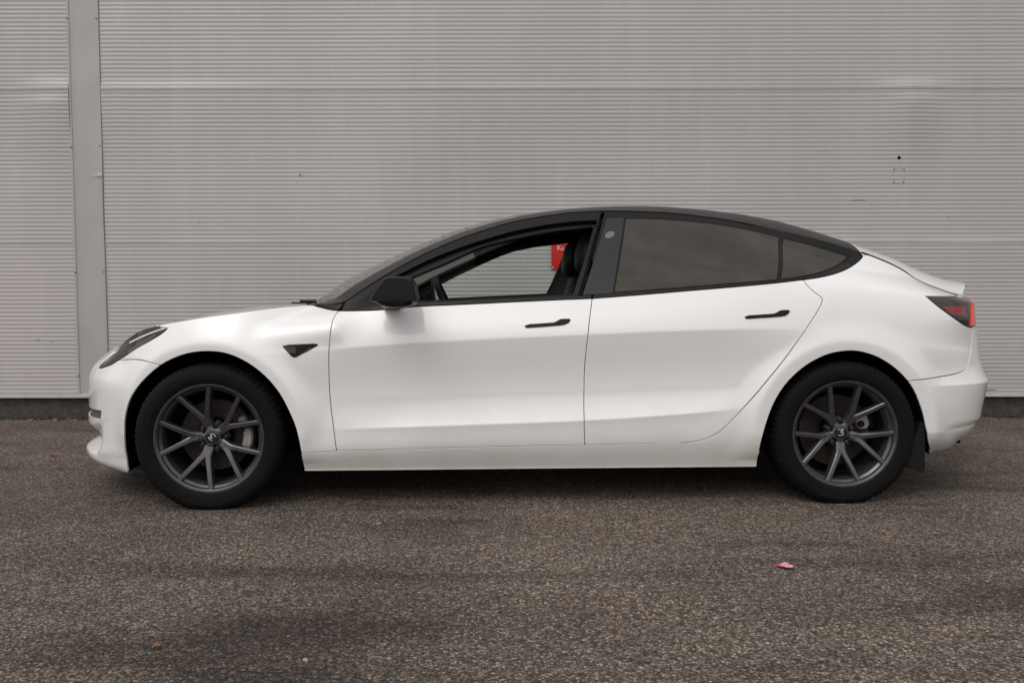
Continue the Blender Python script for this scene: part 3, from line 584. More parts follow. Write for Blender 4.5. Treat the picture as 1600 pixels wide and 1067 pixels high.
def panel(name, fn, poly, m, parent=None, off=0.0, gap=.0013, step=.014, depth=.008, holes=(), hole_gap=0.0, rows=(), both=False, seamless=None, roll=.0022, hole_depth=None):
    """a sheet cut from surface fn(u, v, offset) along poly, with rolled edges turned inwards"""
    loops = [inset(resample(poly, step * .75), gap + (roll if depth and gap > 0 else 0))] + [inset(resample(h, step * .75), -hole_gap) for h in holes]
    O = loops[0]; mn, mx = O.min(0), O.max(0)
    gx, gy = np.meshgrid(np.arange(mn[0], mx[0], step), np.arange(mn[1], mx[1], step)); gx = gx + (np.arange(gx.shape[0]) % 2)[:, None] * step * .5
    G = np.stack([gx.ravel(), gy.ravel()], 1)
    for rz in rows:                                         # extra points along creases
        gu = np.arange(mn[0], mx[0], step * .8); zz = np.interp(gu, U, rz)
        G = G[np.abs(G[:, 1] - np.interp(G[:, 0], U, rz)) > .009]
        G = np.concatenate([G] + [np.stack([gu, zz + dz], 1) for dz in (-.006, -.002, .002, .006)])
    G = G[inside(O, G)]; G = G[~near_edge(O, G, step * .42)]
    for h in loops[1:]: G = G[~inside(h, G)]; G = G[~near_edge(h, G, step * .42)]
    pts = np.concatenate(loops + [G]); E = []; s = 0
    for l in loops: E += [(s + i, s + (i + 1) % len(l)) for i in range(len(l))]; s += len(l)
    vs, es, fs, *_ = delaunay_2d_cdt([Vector(p) for p in pts], E, [], 0, 1e-6)
    q = np.array([tuple(v) for v in vs]); f = np.array([tuple(t_) for t_ in fs if len(t_) == 3]); c = q[f].mean(1); keep = inside(O, c)
    for h in loops[1:]: keep &= ~inside(h, c)
    f = f[keep]
    P = fn(q[:, 0], q[:, 1], off); e = .004
    du = fn(q[:, 0] + e, q[:, 1], off) - fn(q[:, 0] - e, q[:, 1], off); dv = fn(q[:, 0], q[:, 1] + e, off) - fn(q[:, 0], q[:, 1] - e, off)
    Nn = np.cross(du, dv); Nn /= np.linalg.norm(Nn, axis=1, keepdims=True) + 1e-12
    if Nn[:, 1].mean() > 0 and fn is not TS: Nn = -Nn
    if fn is TS and Nn[:, 2].mean() < 0: Nn = -Nn
    a, b_, c3 = P[f[:, 0]], P[f[:, 1]], P[f[:, 2]]; flip = (np.cross(b_ - a, c3 - a) * Nn[f[:, 0]]).sum(1) < 0; f[flip] = f[flip][:, ::-1]
    # boundary edges -> rolled flange
    cnt = {}
    for t_ in f:
        for i in range(3):
            k = (t_[i], t_[(i + 1) % 3]); cnt[k] = cnt.get(k, 0) + 1
    be = [k for k in cnt if (k[1], k[0]) not in cnt]
    if seamless is not None: be = [k for k in be if not (seamless(q[k[0]]) and seamless(q[k[1]]))]
    bv = sorted({i for k in be for i in k}); idx = {v: i for i, v in enumerate(bv)}
    outd = np.zeros((len(P), 3))
    for i, j in be:
        t_ = P[j] - P[i]; o_ = np.cross(t_, Nn[i]); o_ /= np.linalg.norm(o_) + 1e-12; outd[i] += o_; outd[j] += o_
    ln = np.linalg.norm(outd, axis=1, keepdims=True); outd = outd / np.maximum(ln, 1e-9)
    B, NB, OB = P[bv], Nn[bv], outd[bv]; n0 = len(P); nb = len(bv)
    rings = [B + OB * roll * .3 - NB * roll * .08, B + OB * roll * .75 - NB * roll * .45, B + OB * roll - NB * roll * 1.3, B + OB * roll - NB * depth] if depth else []
    V = np.concatenate([P] + rings); F = [tuple(t_) for t_ in f]
    nrm = np.concatenate([Nn] + ([NB * .95 + OB * .3, NB * .6 + OB * .8, OB, OB] if depth else []))
    nrm /= np.linalg.norm(nrm, axis=1, keepdims=True) + 1e-12
    if depth:
        for i, j in be:
            a_, b2 = idx[i], idx[j]; prev = (i, j)
            for r_ in range(4):
                cur = (n0 + r_ * nb + a_, n0 + r_ * nb + b2); F.append((prev[1], prev[0], cur[0], cur[1])); prev = cur
    if both:
        k = len(V); V = np.concatenate([V, V * [1, -1, 1]]); nrm = np.concatenate([nrm, nrm * [1, -1, 1]]); F = F + [tuple(k + i for i in t_[::-1]) for t_ in F]
    me = bpy.data.meshes.new(name); me.from_pydata(V.tolist(), [], [tuple(int(i) for i in t_) for t_ in F]); me.update()
    me.polygons.foreach_set('use_smooth', [True] * len(me.polygons)); me.normals_split_custom_set_from_vertices(nrm.tolist())
    return link(name, me, m, parent)
def SS(u, v, off): return S(np.clip(u, U0, U1), v, off)
def TS(u, v, off):
    P = T(u, v)
    if off:
        e = .004; du = T(u + e, v) - T(u - e, v); dv = T(u, np.minimum(v + e, .6)) - T(u, np.maximum(v - e, 0)); n_ = np.cross(du, dv); n_ /= np.linalg.norm(n_, axis=-1, keepdims=True) + 1e-12
        n_ = np.where(n_[..., 2:3] < 0, -n_, n_); P = P + n_ * off
    return P
px = lambda pts, sm=True, off=0.0: smooth_chain([s_uz(a, b_, off) for a, b_ in pts]) if sm else [np.array(s_uz(a, b_, off)) for a, b_ in pts]
def railseg(ua, ub, dz=0.0, n=None):
    n = n or max(3, int(abs(ub - ua) / .02)); return [np.array((u_, float(zrail(u_)) + dz)) for u_ in np.linspace(ua, ub, n)]
def botseg(ua, ub):
    n = max(3, int(abs(ub - ua) / .02)); return [np.array((u_, float(np.interp(u_, U, ZZ[0])))) for u_ in np.linspace(ua, ub, n)]
def u_on_rail(pxx, pyy): return cross_u(pxx, pyy, DD[6])[0]

car = link('car', None); car.location = (CAR_X, 0, 0); car.rotation_euler = (0, 0, CAR_YAW)
tag(car, 'white four-door car with black roof and open driver window, parked side-on before the ribbed wall', 'car')

# measured outlines (photograph, 1600 x 1067)
ARCH_F = [(201, 736), (195.5, 705), (193.7, 680), (194.2, 655), (201, 628), (213, 607), (230, 588), (251, 570.7), (272, 559.5), (297, 551.6), (326, 549), (352, 552), (376, 561), (400, 576), (421, 595), (438, 617), (452, 643.7), (461, 665), (466.5, 686), (471, 708)]
ARCH_R = [(1182, 729), (1185, 710), (1190, 688), (1202, 648), (1213, 623), (1230, 598), (1255, 574.5), (1276, 561.5), (1300, 552), (1334, 548.3), (1365, 555.5), (1390, 569), (1410, 586), (1424.7, 604), (1436, 628), (1443, 650), (1447.5, 671), (1450, 690), (1452.5, 708.6)]
FB_SEAM = [(251, 570.7), (239.2, 567.4), (227, 564), (219, 562.2), (207.7, 561.2), (192, 562), (187.5, 561.6)]
HL_LOW = [(266, 508.0), (262, 513.0), (252.7, 521), (232.5, 533.3), (210, 546.2), (187.5, 561.4), (176, 568.5), (165, 572.8), (156, 575.3), (153.9, 574)]
HL_FRONT = [(153.9, 574), (155.5, 570.5)]
FD_SEAM = [(529.5, 485), (525, 490), (521.4, 496), (518, 508), (516, 523), (514, 545), (513.7, 563.5), (514.2, 590), (515.2, 612), (517.6, 640), (520.5, 662.5), (526, 704.3)]
BT_SEAM = [(526, 704.3), (600, 702.6), (705, 699.4), (800, 697.3), (914, 695)]
BT_SEAM2 = [(914, 695), (1000, 693.3), (1065, 691.8), (1092, 688.6), (1119, 678), (1137, 663), (1155, 644.5), (1178, 619), (1200, 592.7), (1226.6, 560), (1250, 528), (1275, 490.6), (1284, 474), (1285.6, 467.5), (1283, 464), (1272, 456), (1262.5, 447), (1255, 437)]
B_SEAM = [(925.5, 466.4), (921.5, 497), (918.8, 523), (915.5, 552), (913.4, 577), (912.6, 610), (912.5, 640), (913, 668), (914, 695)]
BELT_A = [(529.5, 485), (540, 485.3), (583, 484.8), (617, 482), (651, 479), (709.7, 476.3), (797.5, 472), (862.5, 469), (925.5, 466.4)]
BELT_B = [(925.5, 466.4), (1000, 460.7), (1056, 456), (1140, 449), (1212, 442.3), (1255, 437)]
QTR = [(1255, 437), (1275, 434.2), (1290, 431.2), (1307, 426.5), (1322, 420.4), (1334, 413.8), (1344, 406), (1349, 400.2)]
COWL = [(529.5, 485), (516, 483.4), (505, 480.8), (496, 478.6), (489, 476.6)]
TL_LOW = [(1447, 463), (1458, 472.5), (1470, 482), (1483, 491.5), (1495, 500), (1506, 507.5), (1516, 511.6), (1526, 512.4)]
RB_SEAM = [(1424.7, 594.2), (1437, 593.4), (1462, 589.8), (1480, 586.7), (1495, 583.4), (1503, 580.5), (1508.5, 576.5), (1512, 570)]

u_cowl = u_on_rail(489, 476.8); u_hl = u_on_rail(266, 507.4); u_tail = u_on_rail(1499, 461); u_C = s_uz(1349, 400.2)[0] + .008
creases = [ZZ[2], ZZ[4]]
arch_f, arch_r = px(ARCH_F), px(ARCH_R)
i_fb = int(np.argmin([abs(p[1] - s_uz(251, 570.7)[1]) + (p[0] > -1.4) * 9 for p in arch_f]))
hl_low, hl_front = px(HL_LOW), px(HL_FRONT); i_hl = int(np.argmin([np.hypot(*(p - np.array(s_uz(187.5, 561.4)))) for p in hl_low]))
fb_seam, fd_seam, bt_seam, bt2, b_seam = px(FB_SEAM), px(FD_SEAM), px(BT_SEAM), px(BT_SEAM2), px(B_SEAM)
belt_a, belt_b, qtr, cowl, tl_low, rb_seam = px(BELT_A), px(BELT_B), px(QTR), px(COWL), px(TL_LOW), px(RB_SEAM)
u_hf = u_on_rail(166, 557)
u_hf = UT0 - .03
i_rb = int(np.argmin([np.hypot(*(p - np.array(s_uz(1424.7, 594.2)))) for p in arch_r]))
u_tl = uR(.40)
# front bumper with its slot
slot = px([(139.5, 636.5), (146, 638.4), (158.5, 641), (158.2, 648), (157, 655.2), (149, 653.5), (142, 650.5), (139.8, 645)], False)
slot = [np.array((uF(.22), float(slot[0][1]) + .006)), np.array((uF(.45), float(slot[0][1]) + .004)), *slot[2:5], np.array((uF(.45), float(slot[5][1]) - .006)), np.array((uF(.22), float(slot[5][1]) - .006))]
bump = arch_f[:i_fb + 1] + fb_seam[1:] + hl_low[i_hl + 1:] + hl_front[1:] + railseg(u_hf, U0 - .0036) + botseg(U0 - .0036, arch_f[0][0] - .02)
fb = panel('front_bumper', SS, bump, PAINT, car, holes=[slot], both=True, step=.012, seamless=lambda p: p[0] < U0 + .006)
sg_ = panel('slot_grille', SS, resample(slot, .01), GRILLE, fb, off=-.012, gap=-.01, depth=0); mirrored(sg_)
# headlamps
hl_poly = railseg(u_hf, u_hl) + hl_low[1:] + hl_front[1:]
hl = panel('headlight', SS, hl_poly, LAMP_CLEAR, car, gap=.0025, step=.010, off=-.001)
def strip(pts, w0, w1, fn_off, name, m, parent, n=30):
    C_ = np.array(smooth_chain(pts, .01)); d = np.gradient(C_, axis=0); d /= np.linalg.norm(d, axis=1, keepdims=True); nn = np.stack([-d[:, 1], d[:, 0]], 1)
    w = np.interp(np.linspace(0, 1, len(C_)), [0, .5, 1], [w0, (w0 + w1) * .55, w1])[:, None]; return panel(name, SS, np.concatenate([C_ + nn * w, (C_ - nn * w)[::-1]]), m, parent, off=fn_off, gap=0, step=.008, depth=.003, roll=.0008)
strip([s_uz(*p) for p in ((202, 535.6), (215, 529), (232, 521.5), (247, 516), (257, 513))], .0024, .0018, .0008, 'daytime_strip', LAMP_DRL, hl)
strip([s_uz(*p) for p in ((200, 550), (214, 541), (228, 532.5), (243, 523.5))], .0085, .006, .0006, 'lamp_reflector', LAMP_DARK, hl)
hl2 = mirrored(hl)
# fenders
fend = arch_f[i_fb:] + px([(471, 708), (498, 706.2), (526, 704.3)])[1:] + fd_seam[::-1][1:] + cowl[1:] + railseg(u_cowl, u_hl) + hl_low[1:i_hl + 1] + fb_seam[::-1][1:-1]
fe = panel('front_fender', SS, fend, PAINT, car, rows=creases, step=.013)
vent = px([(441.8, 540.6), (452, 538.9), (470, 538.2), (490, 537.3), (496.5, 538.0), (494, 540.5), (480, 548.2), (463, 557.2), (459, 557.9), (455.5, 556)], False)
vt = panel('side_camera_vent', SS, vent, PIANO, fe, off=.003, gap=0, step=.008, depth=.008)
vent_in = px([(463, 541.5), (488, 539.8), (477, 546.5), (463, 553.5)], False)
panel('vent_blade', SS, vent_in, BLACK_MATTE, vt, off=.0052, gap=0, step=.008, depth=.004)
mirrored(fe)
# doors
fd = panel('front_door', SS, belt_a + b_seam[1:] + bt_seam[::-1][1:] + fd_seam[::-1][1:-1], PAINT, car, rows=creases, step=.014)
rd = panel('rear_door', SS, belt_b + bt2[::-1][1:] + b_seam[::-1][1:-1], PAINT, car, rows=creases, step=.014)
def handle(pts, door):
    h = px(pts, False, .004); return panel('door_handle', SS, np.array(h), BLACK_SATIN, door, off=.0045, gap=0, step=.006, depth=.012, roll=.0018)
handle([(820, 509.0), (828, 506.6), (845, 505.6), (866, 504), (871, 501.6), (875.5, 498.9), (881, 498.3), (889.5, 498.2), (891, 500), (888.6, 503.4), (883, 506.4), (876, 507.6), (850, 509.8), (823, 511.6)], fd)
handle([(1164, 495.2), (1171, 493), (1188, 491.9), (1210, 490.3), (1214.5, 488.4), (1219, 485.5), (1224, 484.7), (1232, 484.5), (1234, 486), (1232, 489.6), (1227, 492.8), (1220, 494), (1195, 495.8), (1167, 497.6)], rd)
# sills and rear quarters
sill_top = px([(471, 708), (498, 706.2), (526, 704.3)]) + bt_seam[1:] + px([(914, 695), (1000, 693.3), (1065, 691.9), (1100, 696.5), (1140, 702), (1187, 704.5)])[1:]
sill_bot = px([(476, 735.6), (600, 734.4), (840, 732), (1000, 730.6), (1182, 729)])
arf = [p for p in arch_r if p[1] < s_uz(1187, 704.5)[1] and p[0] < 1.4]
panel_sill = panel('side_sill', SS, sill_top + arf[::-1][1:] + sill_bot[::-1] + px([(473.5, 722)], False), PAINT, car, rows=creases, step=.014, gap=.0004, roll=.0010)
q_low_dz = np.array([0, -.0030])
rseal = railseg(u_C - .008, u_tail - .02, -.0012) + railseg(u_tail - .02, u_C - .008, -.0062)
q_low = px([(1187, 704.5), (1140, 702), (1100, 696.5), (1052, 692.6)]); q_low = [q + q_low_dz for q in q_low]
bt_q = [p for p in bt2 if p[0] > s_uz(1052, 692.1)[0]]
arq = [p for p in arch_r[:i_rb + 1] if not (p[1] < s_uz(1187, 704.5)[1] and p[0] < 1.4)]
qp = bt_q + qtr[1:] + railseg(u_C, u_tail, -.0065)[1:] + px([(1490, 463), (1470, 463), (1447, 463)]) + tl_low[1:-1] + px([(1521, 512.6), (1519, 530), (1515.5, 556), (1512, 570)]) + rb_seam[::-1][1:] + arq[::-1] + q_low
qr = panel('rear_quarter', SS, qp, PAINT, car, rows=[ZZ[4]], step=.014, gap=.0016)
panel('lid_seal', SS, rseal, RUBBER, qr, off=-.0005, gap=0, step=.02, depth=.006, roll=.001)
mirrored(fd); mirrored(rd); mirrored(panel_sill)
# rear bumper, tail panel
tl_end = tl_low[-1]; z_tl = float(tl_end[1])
rbp = rb_seam + px([(1512, 570), (1515.5, 556), (1519, 530), (1521, 512.6)])[1:] + [np.array((uR(.5), z_tl - .004)), np.array((uR(.5), .60)), np.array((U1 + .0038, .60))] + botseg(U1 + .0038, arch_r[-1][0] + .02) + arch_r[::-1][:len(arch_r) - i_rb]
panel('rear_bumper', SS, rbp, PAINT, car, rows=[ZZ[3], ZZ[1]], both=True, step=.013, gap=.0016, seamless=lambda p: p[0] > U1 - .006)
lid_rear = [np.array((uR(.5), .60)), np.array((U1 + .0042, .60)), np.array((U1 + .0042, float(zrail(U1)))), *railseg(U1 - .001, u_tl)[1:], np.array((u_tl, .835)), np.array((uR(.5), z_tl + .004))]
panel('tail_panel', SS, lid_rear, PAINT, car, both=True, gap=.002, step=.016, seamless=lambda p: p[0] > U1 - .006)
tlp = px([(1447, 463), (1470, 463), (1490, 463)]) + [np.array((u_tail, float(zrail(u_tail)) - .006))] + railseg(u_tail + .03, u_tl, -.006) + [np.array((u_tl, .838)), np.array((uR(.5), z_tl + .006))] + tl_low[::-1][:-1]
tl = panel('tail_light', SS, tlp, TAIL_BLACK, car, gap=.0025, step=.010)
redz = px([(1472, 479.2), (1490, 478.6), (1509.5, 478.8), (1509, 492.4), (1497, 492.6), (1487, 491.4), (1479, 485)], False)
panel('red_reflector', SS, redz, TAIL_RED, tl, off=.0006, gap=0, step=.008, depth=.003, roll=.0006)
ua_, ub_ = s_uz(1517.5, 500)[0], s_uz(1525.2, 500)[0]
lit_l = px([(1517.0, 468.5), (1517.0, 480), (1516.8, 494), (1516.2, 508)], True); lit = [np.array((q[0] + .042 + .02 * i / len(lit_l), q[1])) for i, q in enumerate(lit_l)] + lit_l[::-1]
panel('lit_strip', SS, lit, TAIL_LIT, tl, off=.0012, gap=0, step=.008, depth=.004, roll=.0008)
mirrored(tl); mirrored(qr)

# ------------------------------------------------------------------ upper sheets
def tpoly(ua, ub, v0=0.0, v1=.6045, fa=None):
    n = max(3, int(abs(ub - ua) / .02)); us = np.linspace(ua, ub, n); m_ = max(2, int((v1 - v0) / .03)); vsx = np.linspace(v0, v1, m_)
    return [np.array((u_, v0)) for u_ in us] + [np.array((ub, v_)) for v_ in vsx[1:]] + [np.array((u_, v1)) for u_ in us[::-1][1:]] + [np.array((ua, v_)) for v_ in vsx[::-1][1:-1]]
sc_ = lambda p: p[1] > .597
u_hood, u_ws, u_rg, u_rb = UT0, u_cowl + .012, -.02, u_C + .05
EDGE = .085
panel('hood', TS, tpoly(u_hood, u_cowl - .004, .004), PAINT, car, both=True, gap=.0018, step=.02, seamless=sc_, depth=.03)
panel('cowl_panel', TS, tpoly(u_cowl - .02, u_cowl + .06), BLACK_MATTE, car, off=-.012, both=True, gap=0, step=.02, seamless=sc_)
def tstrip(ua, ub, v0, v1): return tpoly(ua, ub, v0, v1)
panel('windscreen', TS, tpoly(u_ws, u_rg, .10), WINDSCREEN, car, off=-.002, both=True, gap=.001, step=.02, seamless=sc_, depth=.006)
panel('roof_glass', TS, tpoly(u_rg, .55, .105), ROOFGLASS, car, off=-.003, both=True, gap=.002, step=.02, seamless=sc_, depth=.01)
panel('rear_glass', TS, tpoly(.55, u_rb - .035, .105), ROOFGLASS, car, off=-.003, both=True, gap=.002, step=.02, seamless=sc_, depth=.01)
u_cap = u_on_rail(1334.5, 394.5)
vr = lambda u_: float(np.interp(u_, [-.3, .3, 1.1, u_cap], [.115, .13, .26, .40]))
us_ = np.linspace(u_cowl + .05, u_cap, 90)
rr_ = panel('roof_rail', TS, [np.array((a, 0.0)) for a in us_] + [np.array((a, vr(a))) for a in us_[::-1]], BLACK_WRAP, car, gap=.0012, step=.012, depth=.02); mirrored(rr_)
rc_ = panel('rail_end_cap', TS, tpoly(u_cap, u_rb, 0, .45), BLACK_WRAP, car, gap=.0015, step=.012, depth=.02, off=.0005); mirrored(rc_)
lc_ = panel('lid_channel', TS, tpoly(u_rb, UT1 - .03, 0, .05), VOID, car, off=-.010, gap=0, step=.02, depth=0)
mirrored(lc_)
tr = panel('trunk_lid', TS, tpoly(u_rb, UT1 - .002, .0085), PAINT, car, both=True, gap=.0018, step=.016, seamless=sc_, depth=.016)
# lip underside: closes the trailing edge of the lid down to the tail panel
vv_ = np.linspace(0, .6, 36); top_ = T(np.full(36, UT1 - .004), vv_) - [0.001, 0, .012]; bot_ = S(np.interp(vv_, [0, .6], [u_tail, U1]), np.interp(np.interp(vv_, [0, .6], [u_tail, U1]), U, ZZ[6]) - .004, -.004, False)
V = []; F = []
for j in range(36):
    for f_ in (0, .35, .7, 1): V.append(top_[j] * (1 - f_) + bot_[j] * f_ - np.array([.012 * math.sin(f_ * math.pi), 0, 0]))
for j in range(35):
    for k_ in range(3): F.append((j * 4 + k_, j * 4 + k_ + 1, (j + 1) * 4 + k_ + 1, (j + 1) * 4 + k_))
k_ = len(V); V = V + [(p[0], -p[1], p[2]) for p in V]; F = F + [tuple(k_ + i for i in f_[::-1]) for f_ in F]
raw_obj('lip_underside', V, F, PAINT, tr, True, None)

# ------------------------------------------------------------------ cabin side: frames, mouldings, glass
u940, u538 = u_on_rail(941, 330), u_on_rail(540, 472)
cowl_tri = [np.array(s_uz(*p)) for p in ((489, 476.4), (496, 478.4), (505, 480.6), (516, 483.2), (529, 484.8), (537, 473.8), (525, 474.4), (511, 474.6))]
ct = panel('cowl_corner', SS, cowl_tri, BLACK_SATIN, car, off=-.002, gap=.001, step=.01); mirrored(ct)
H1 = [(598, 441), (612, 433), (640, 419), (668, 405.5), (696, 394), (724, 383.5), (752, 374.5), (797, 361.5), (830, 354.5), (862, 349), (895, 345.2), (930, 343.2), (934, 344), (933.5, 347.5), (925, 378), (915, 416), (902.5, 461.5), (862, 463.6), (797, 466.6), (710, 470.5), (651, 473), (625, 474), (575, 473.4), (562, 470.8)]
h1 = px(H1[:12]) + px(H1[12:17], False) + px(H1[17:], False)
fr_out = railseg(u538, u940, -.0015) + px([(941, 331), (937.5, 343), (930, 370), (920, 409), (905, 461), (903.5, 466.5)], False) + px([(862.5, 468.4), (797.5, 471.6), (709.7, 475.9), (651, 478.6), (617, 481.6), (583, 484.4), (540, 484.8), (533, 484.4)], False)
ff = panel('front_window_frame', SS, fr_out, BLACK_SATIN, car, off=-.001, gap=.0016, step=.010, holes=[h1], depth=.03, roll=.004)
molA = px([(537, 477.8), (560, 477.8), (583, 477.6), (620, 475.6), (651, 473.6), (709.7, 470.9), (797.5, 466.8), (862.5, 463.6), (924.6, 460.4)]) + px([(924, 466)], False) + px(BELT_A[::-1])[1:-6] + px([(533, 484.8)], False)
mA = panel('belt_moulding', SS, molA, BLACK_WRAP, ff, off=.0035, gap=.0006, step=.010, depth=.01, roll=.003)
sail = px([(561, 471.5), (597, 442.2), (612, 434.4), (616, 445), (622, 473.5)], False)
sp = panel('sail_panel', SS, sail, BLACK_MATTE, ff, off=-.004, gap=0, step=.012, depth=.012)
H2 = [(600, 452), (614, 446.8), (640, 433), (668, 420.5), (696, 409), (724, 396), (752.5, 384), (790, 374.5), (820, 368), (848, 362.5), (872.5, 358.6), (900, 355.6), (926, 352.5), (929, 355), (921, 384), (910, 421), (897, 461), (862, 464.5), (797, 467.4), (710, 471.3), (651, 473.8), (612, 475)]
h2 = px(H2[:13], True, -.035) + px(H2[13:], False, -.035)
seal_out = px([(566, 472), (600, 441), (640, 417.5), (696, 392.5), (752, 372.5), (797, 359.5), (862, 347), (930, 341.5), (937, 343), (905, 464), (797, 470), (651, 476.5), (580, 476.5)], False, -.035)
sl_ = panel('window_seal', SS, seal_out, RUBBER, ff, off=-.035, gap=-.004, step=.012, holes=[h2], depth=.02, roll=.006)
ff2 = mirrored(ff)
gl_ = panel('window_glass', SS, px(H1, False), DOORGLASS, ff2, off=-.012, gap=-.006, step=.02, depth=.004)
# open window on the near side: the glass is down, only its top edge lies in the slot
# rear door frame with two panes
RG = [(977, 340.8), (1000, 340.9), (1025, 341.6), (1056, 343.5), (1087.5, 346.2), (1120, 350), (1150, 354.9), (1185, 362), (1219, 370.4), (1214.5, 437.8), (1056, 450.8), (958.6, 457.9)]
QG = [(1223.5, 371.8), (1250, 378.2), (1275, 384.8), (1300, 392.2), (1326, 400.8), (1318, 409), (1306, 416.6), (1292, 423), (1275, 428.3), (1258, 432), (1244, 434.4), (1219, 437.4)]
rg = px(RG[:9]) + px(RG[9:], False); qg = px(QG[:5]) + px(QG[4:])[1:]
u1348 = u_C - .004
rf_out = railseg(u940 + .004, u1348, -.0015) + px([(1344, 405.6), (1334, 413.4), (1322, 420), (1307, 426.1), (1290, 430.8), (1275, 433.8), (1255, 436.6)]) + px(BELT_B[::-1])[1:] + px([(928, 459.8), (947, 382), (977, 341)], False)[:1] + px([(909, 460), (925, 402), (941, 343), (944, 333)], False)[1:]
rf = panel('rear_window_frame', SS, rf_out, BLACK_SATIN, car, off=-.001, gap=.0016, step=.010, holes=[rg, qg], depth=.03, roll=.004)
panel('rear_window_glass', SS, rg, GLASS_TINT, rf, off=-.004, gap=.0035, step=.03, depth=.004, roll=.001)
panel('quarter_glass', SS, qg, GLASS_TINT, rf, off=-.004, gap=.0035, step=.03, depth=.004, roll=.001)
panel('glass_seal', SS, resample(rg, .01), RUBBER, rf, off=-.013, gap=-.002, step=.03, depth=0)
panel('glass_seal', SS, resample(qg, .01), RUBBER, rf, off=-.013, gap=-.002, step=.03, depth=0)
molB = px([(926.6, 460.2), (958.5, 458.6), (1056, 451.6), (1140, 444.7), (1216, 438.3), (1252, 433.6)]) + px([(1255.5, 436.6)], False) + px(BELT_B[::-1])[1:-1] + px([(926.4, 466)], False)
panel('belt_moulding', SS, molB, BLACK_WRAP, rf, off=.0035, gap=.0006, step=.010, depth=.01, roll=.003)
molC = px([(1254, 433.4), (1275, 429.6), (1293, 424.2), (1307, 417.8), (1319, 410), (1328, 401.2), (1334, 396.6)]) + px([(1347.6, 401)], False) + px(QTR[::-1])[1:-1] + px([(1256.5, 436.4)], False)
panel('quarter_surround', SS, molC, BLACK_WRAP, rf, off=.0030, gap=.0008, step=.010, depth=.01, roll=.003)
app = px([(948.5, 341.4), (974.6, 341), (966, 398), (956.5, 458.4), (911.5, 460.4), (930, 402)], False)
ap = panel('pillar_panel', SS, app, APPLIQUE, rf, off=.0022, gap=0, step=.014, depth=.008)
rf2 = mirrored(rf)
c0_ = np.array(s_uz(952.6, 367)); ea, eb = np.array([.0255, .0135]), np.array([-.0075, .0135])
dot = [c0_ + ea * math.cos(a) * .85 + eb * math.sin(a) * .95 for a in np.linspace(0, 2 * math.pi, 24)[:-1]]
dt = panel('round_sticker', SS, dot, GREY_DOT, car, off=.0038, gap=0, step=.008, depth=.002, roll=.0004)

# ------------------------------------------------------------------ dark structure behind the sheets
shell = railseg(uF(.64), u_cowl, -.03) + [p - np.array([0, .02]) for p in cowl[::-1]] + [p - np.array([0, .014]) for p in belt_a] + [p - np.array([0, .014]) for p in belt_b[1:]] + qtr[1:] + railseg(u_C, uR(.3), -.03) + [np.array((uR(.3), .30))] + botseg(uR(.55), arch_r[-1][0] + .06) + arch_r[::-1] + [p + np.array([0, .006]) for p in sill_bot[::-1]] + arch_f[::-1] + botseg(arch_f[0][0] - .05, uF(.66)) + [np.array((uF(.64), .22))]
shell = [p for p in shell]
sh = panel('inner_shell', SS, shell, VOID, car, off=-.030, gap=.004, step=.035, depth=0); mirrored(sh)
bm = bmesh.new()
add_box(bm, (0, 0, .215), (2.1, 1.58, .10)); add_box(bm, (-1.44, 0, .36), (1.0, 1.06, .34)); add_box(bm, (1.44, 0, .38), (1.0, 1.06, .34)); add_box(bm, (-1.92, 0, .27), (.20, .90, .16)); add_box(bm, (1.98, 0, .33), (.26, 1.3, .20))
bm_obj('underbody', bm, VOID, car)
for s_ in (-1, 1):
    for hx in (-HUBX, HUBX):
        A_ = np.array(arch_f if hx < 0 else arch_r); Q = S(A_[:, 0], A_[:, 1], -.014); cc = np.array([hx, 0, HUBZ]); V = []; F = []
        for q in Q:
            o_ = (q - cc) * [1, 0, 1]; o_ = o_ / np.linalg.norm(o_); q1 = q + o_ * .010
            V += [tuple(q1), (q1[0] + o_[0] * .004, (q1[1] - .56) / 2, q1[2] + o_[2] * .004), (q1[0], -.56, q1[2]), (hx + o_[0] * .08, -.545, HUBZ + o_[2] * .08)]
        for i in range(len(Q) - 1):
            for j in range(3): F.append((i * 4 + j, i * 4 + j + 1, i * 4 + j + 5, i * 4 + j + 4))
        o = raw_obj('wheel_liner', V, F, VOID, car, True, None)
        if s_ > 0: o.scale = (1, -1, 1)
        bmf = bmesh.new()
        if hx < 0:
            add_box(bmf, (-1.745, 0, .150), (.11, .22, .035), Matrix.Rotation(rad(12), 3, 'Y'), .008)
        else:
            bmf.free(); bmf = bmesh.new(); q = [(1.706, .178), (1.812, .13), (1.826, .142), (1.822, .36), (1.800, .37), (1.775, .30)]
            f_ = [bmf.verts.new((x, -.13, z)) for x, z in q]; g_ = [bmf.verts.new((x, .13, z)) for x, z in q]; bmf.faces.new(f_); bmf.faces.new(g_[::-1])
            for i in range(6): bmf.faces.new((f_[i], g_[i], g_[(i + 1) % 6], f_[(i + 1) % 6]))
        o = bm_obj('mud_flap', bmf, BLACK_MATTE, car); o.location = (0, s_ * .735, 0)
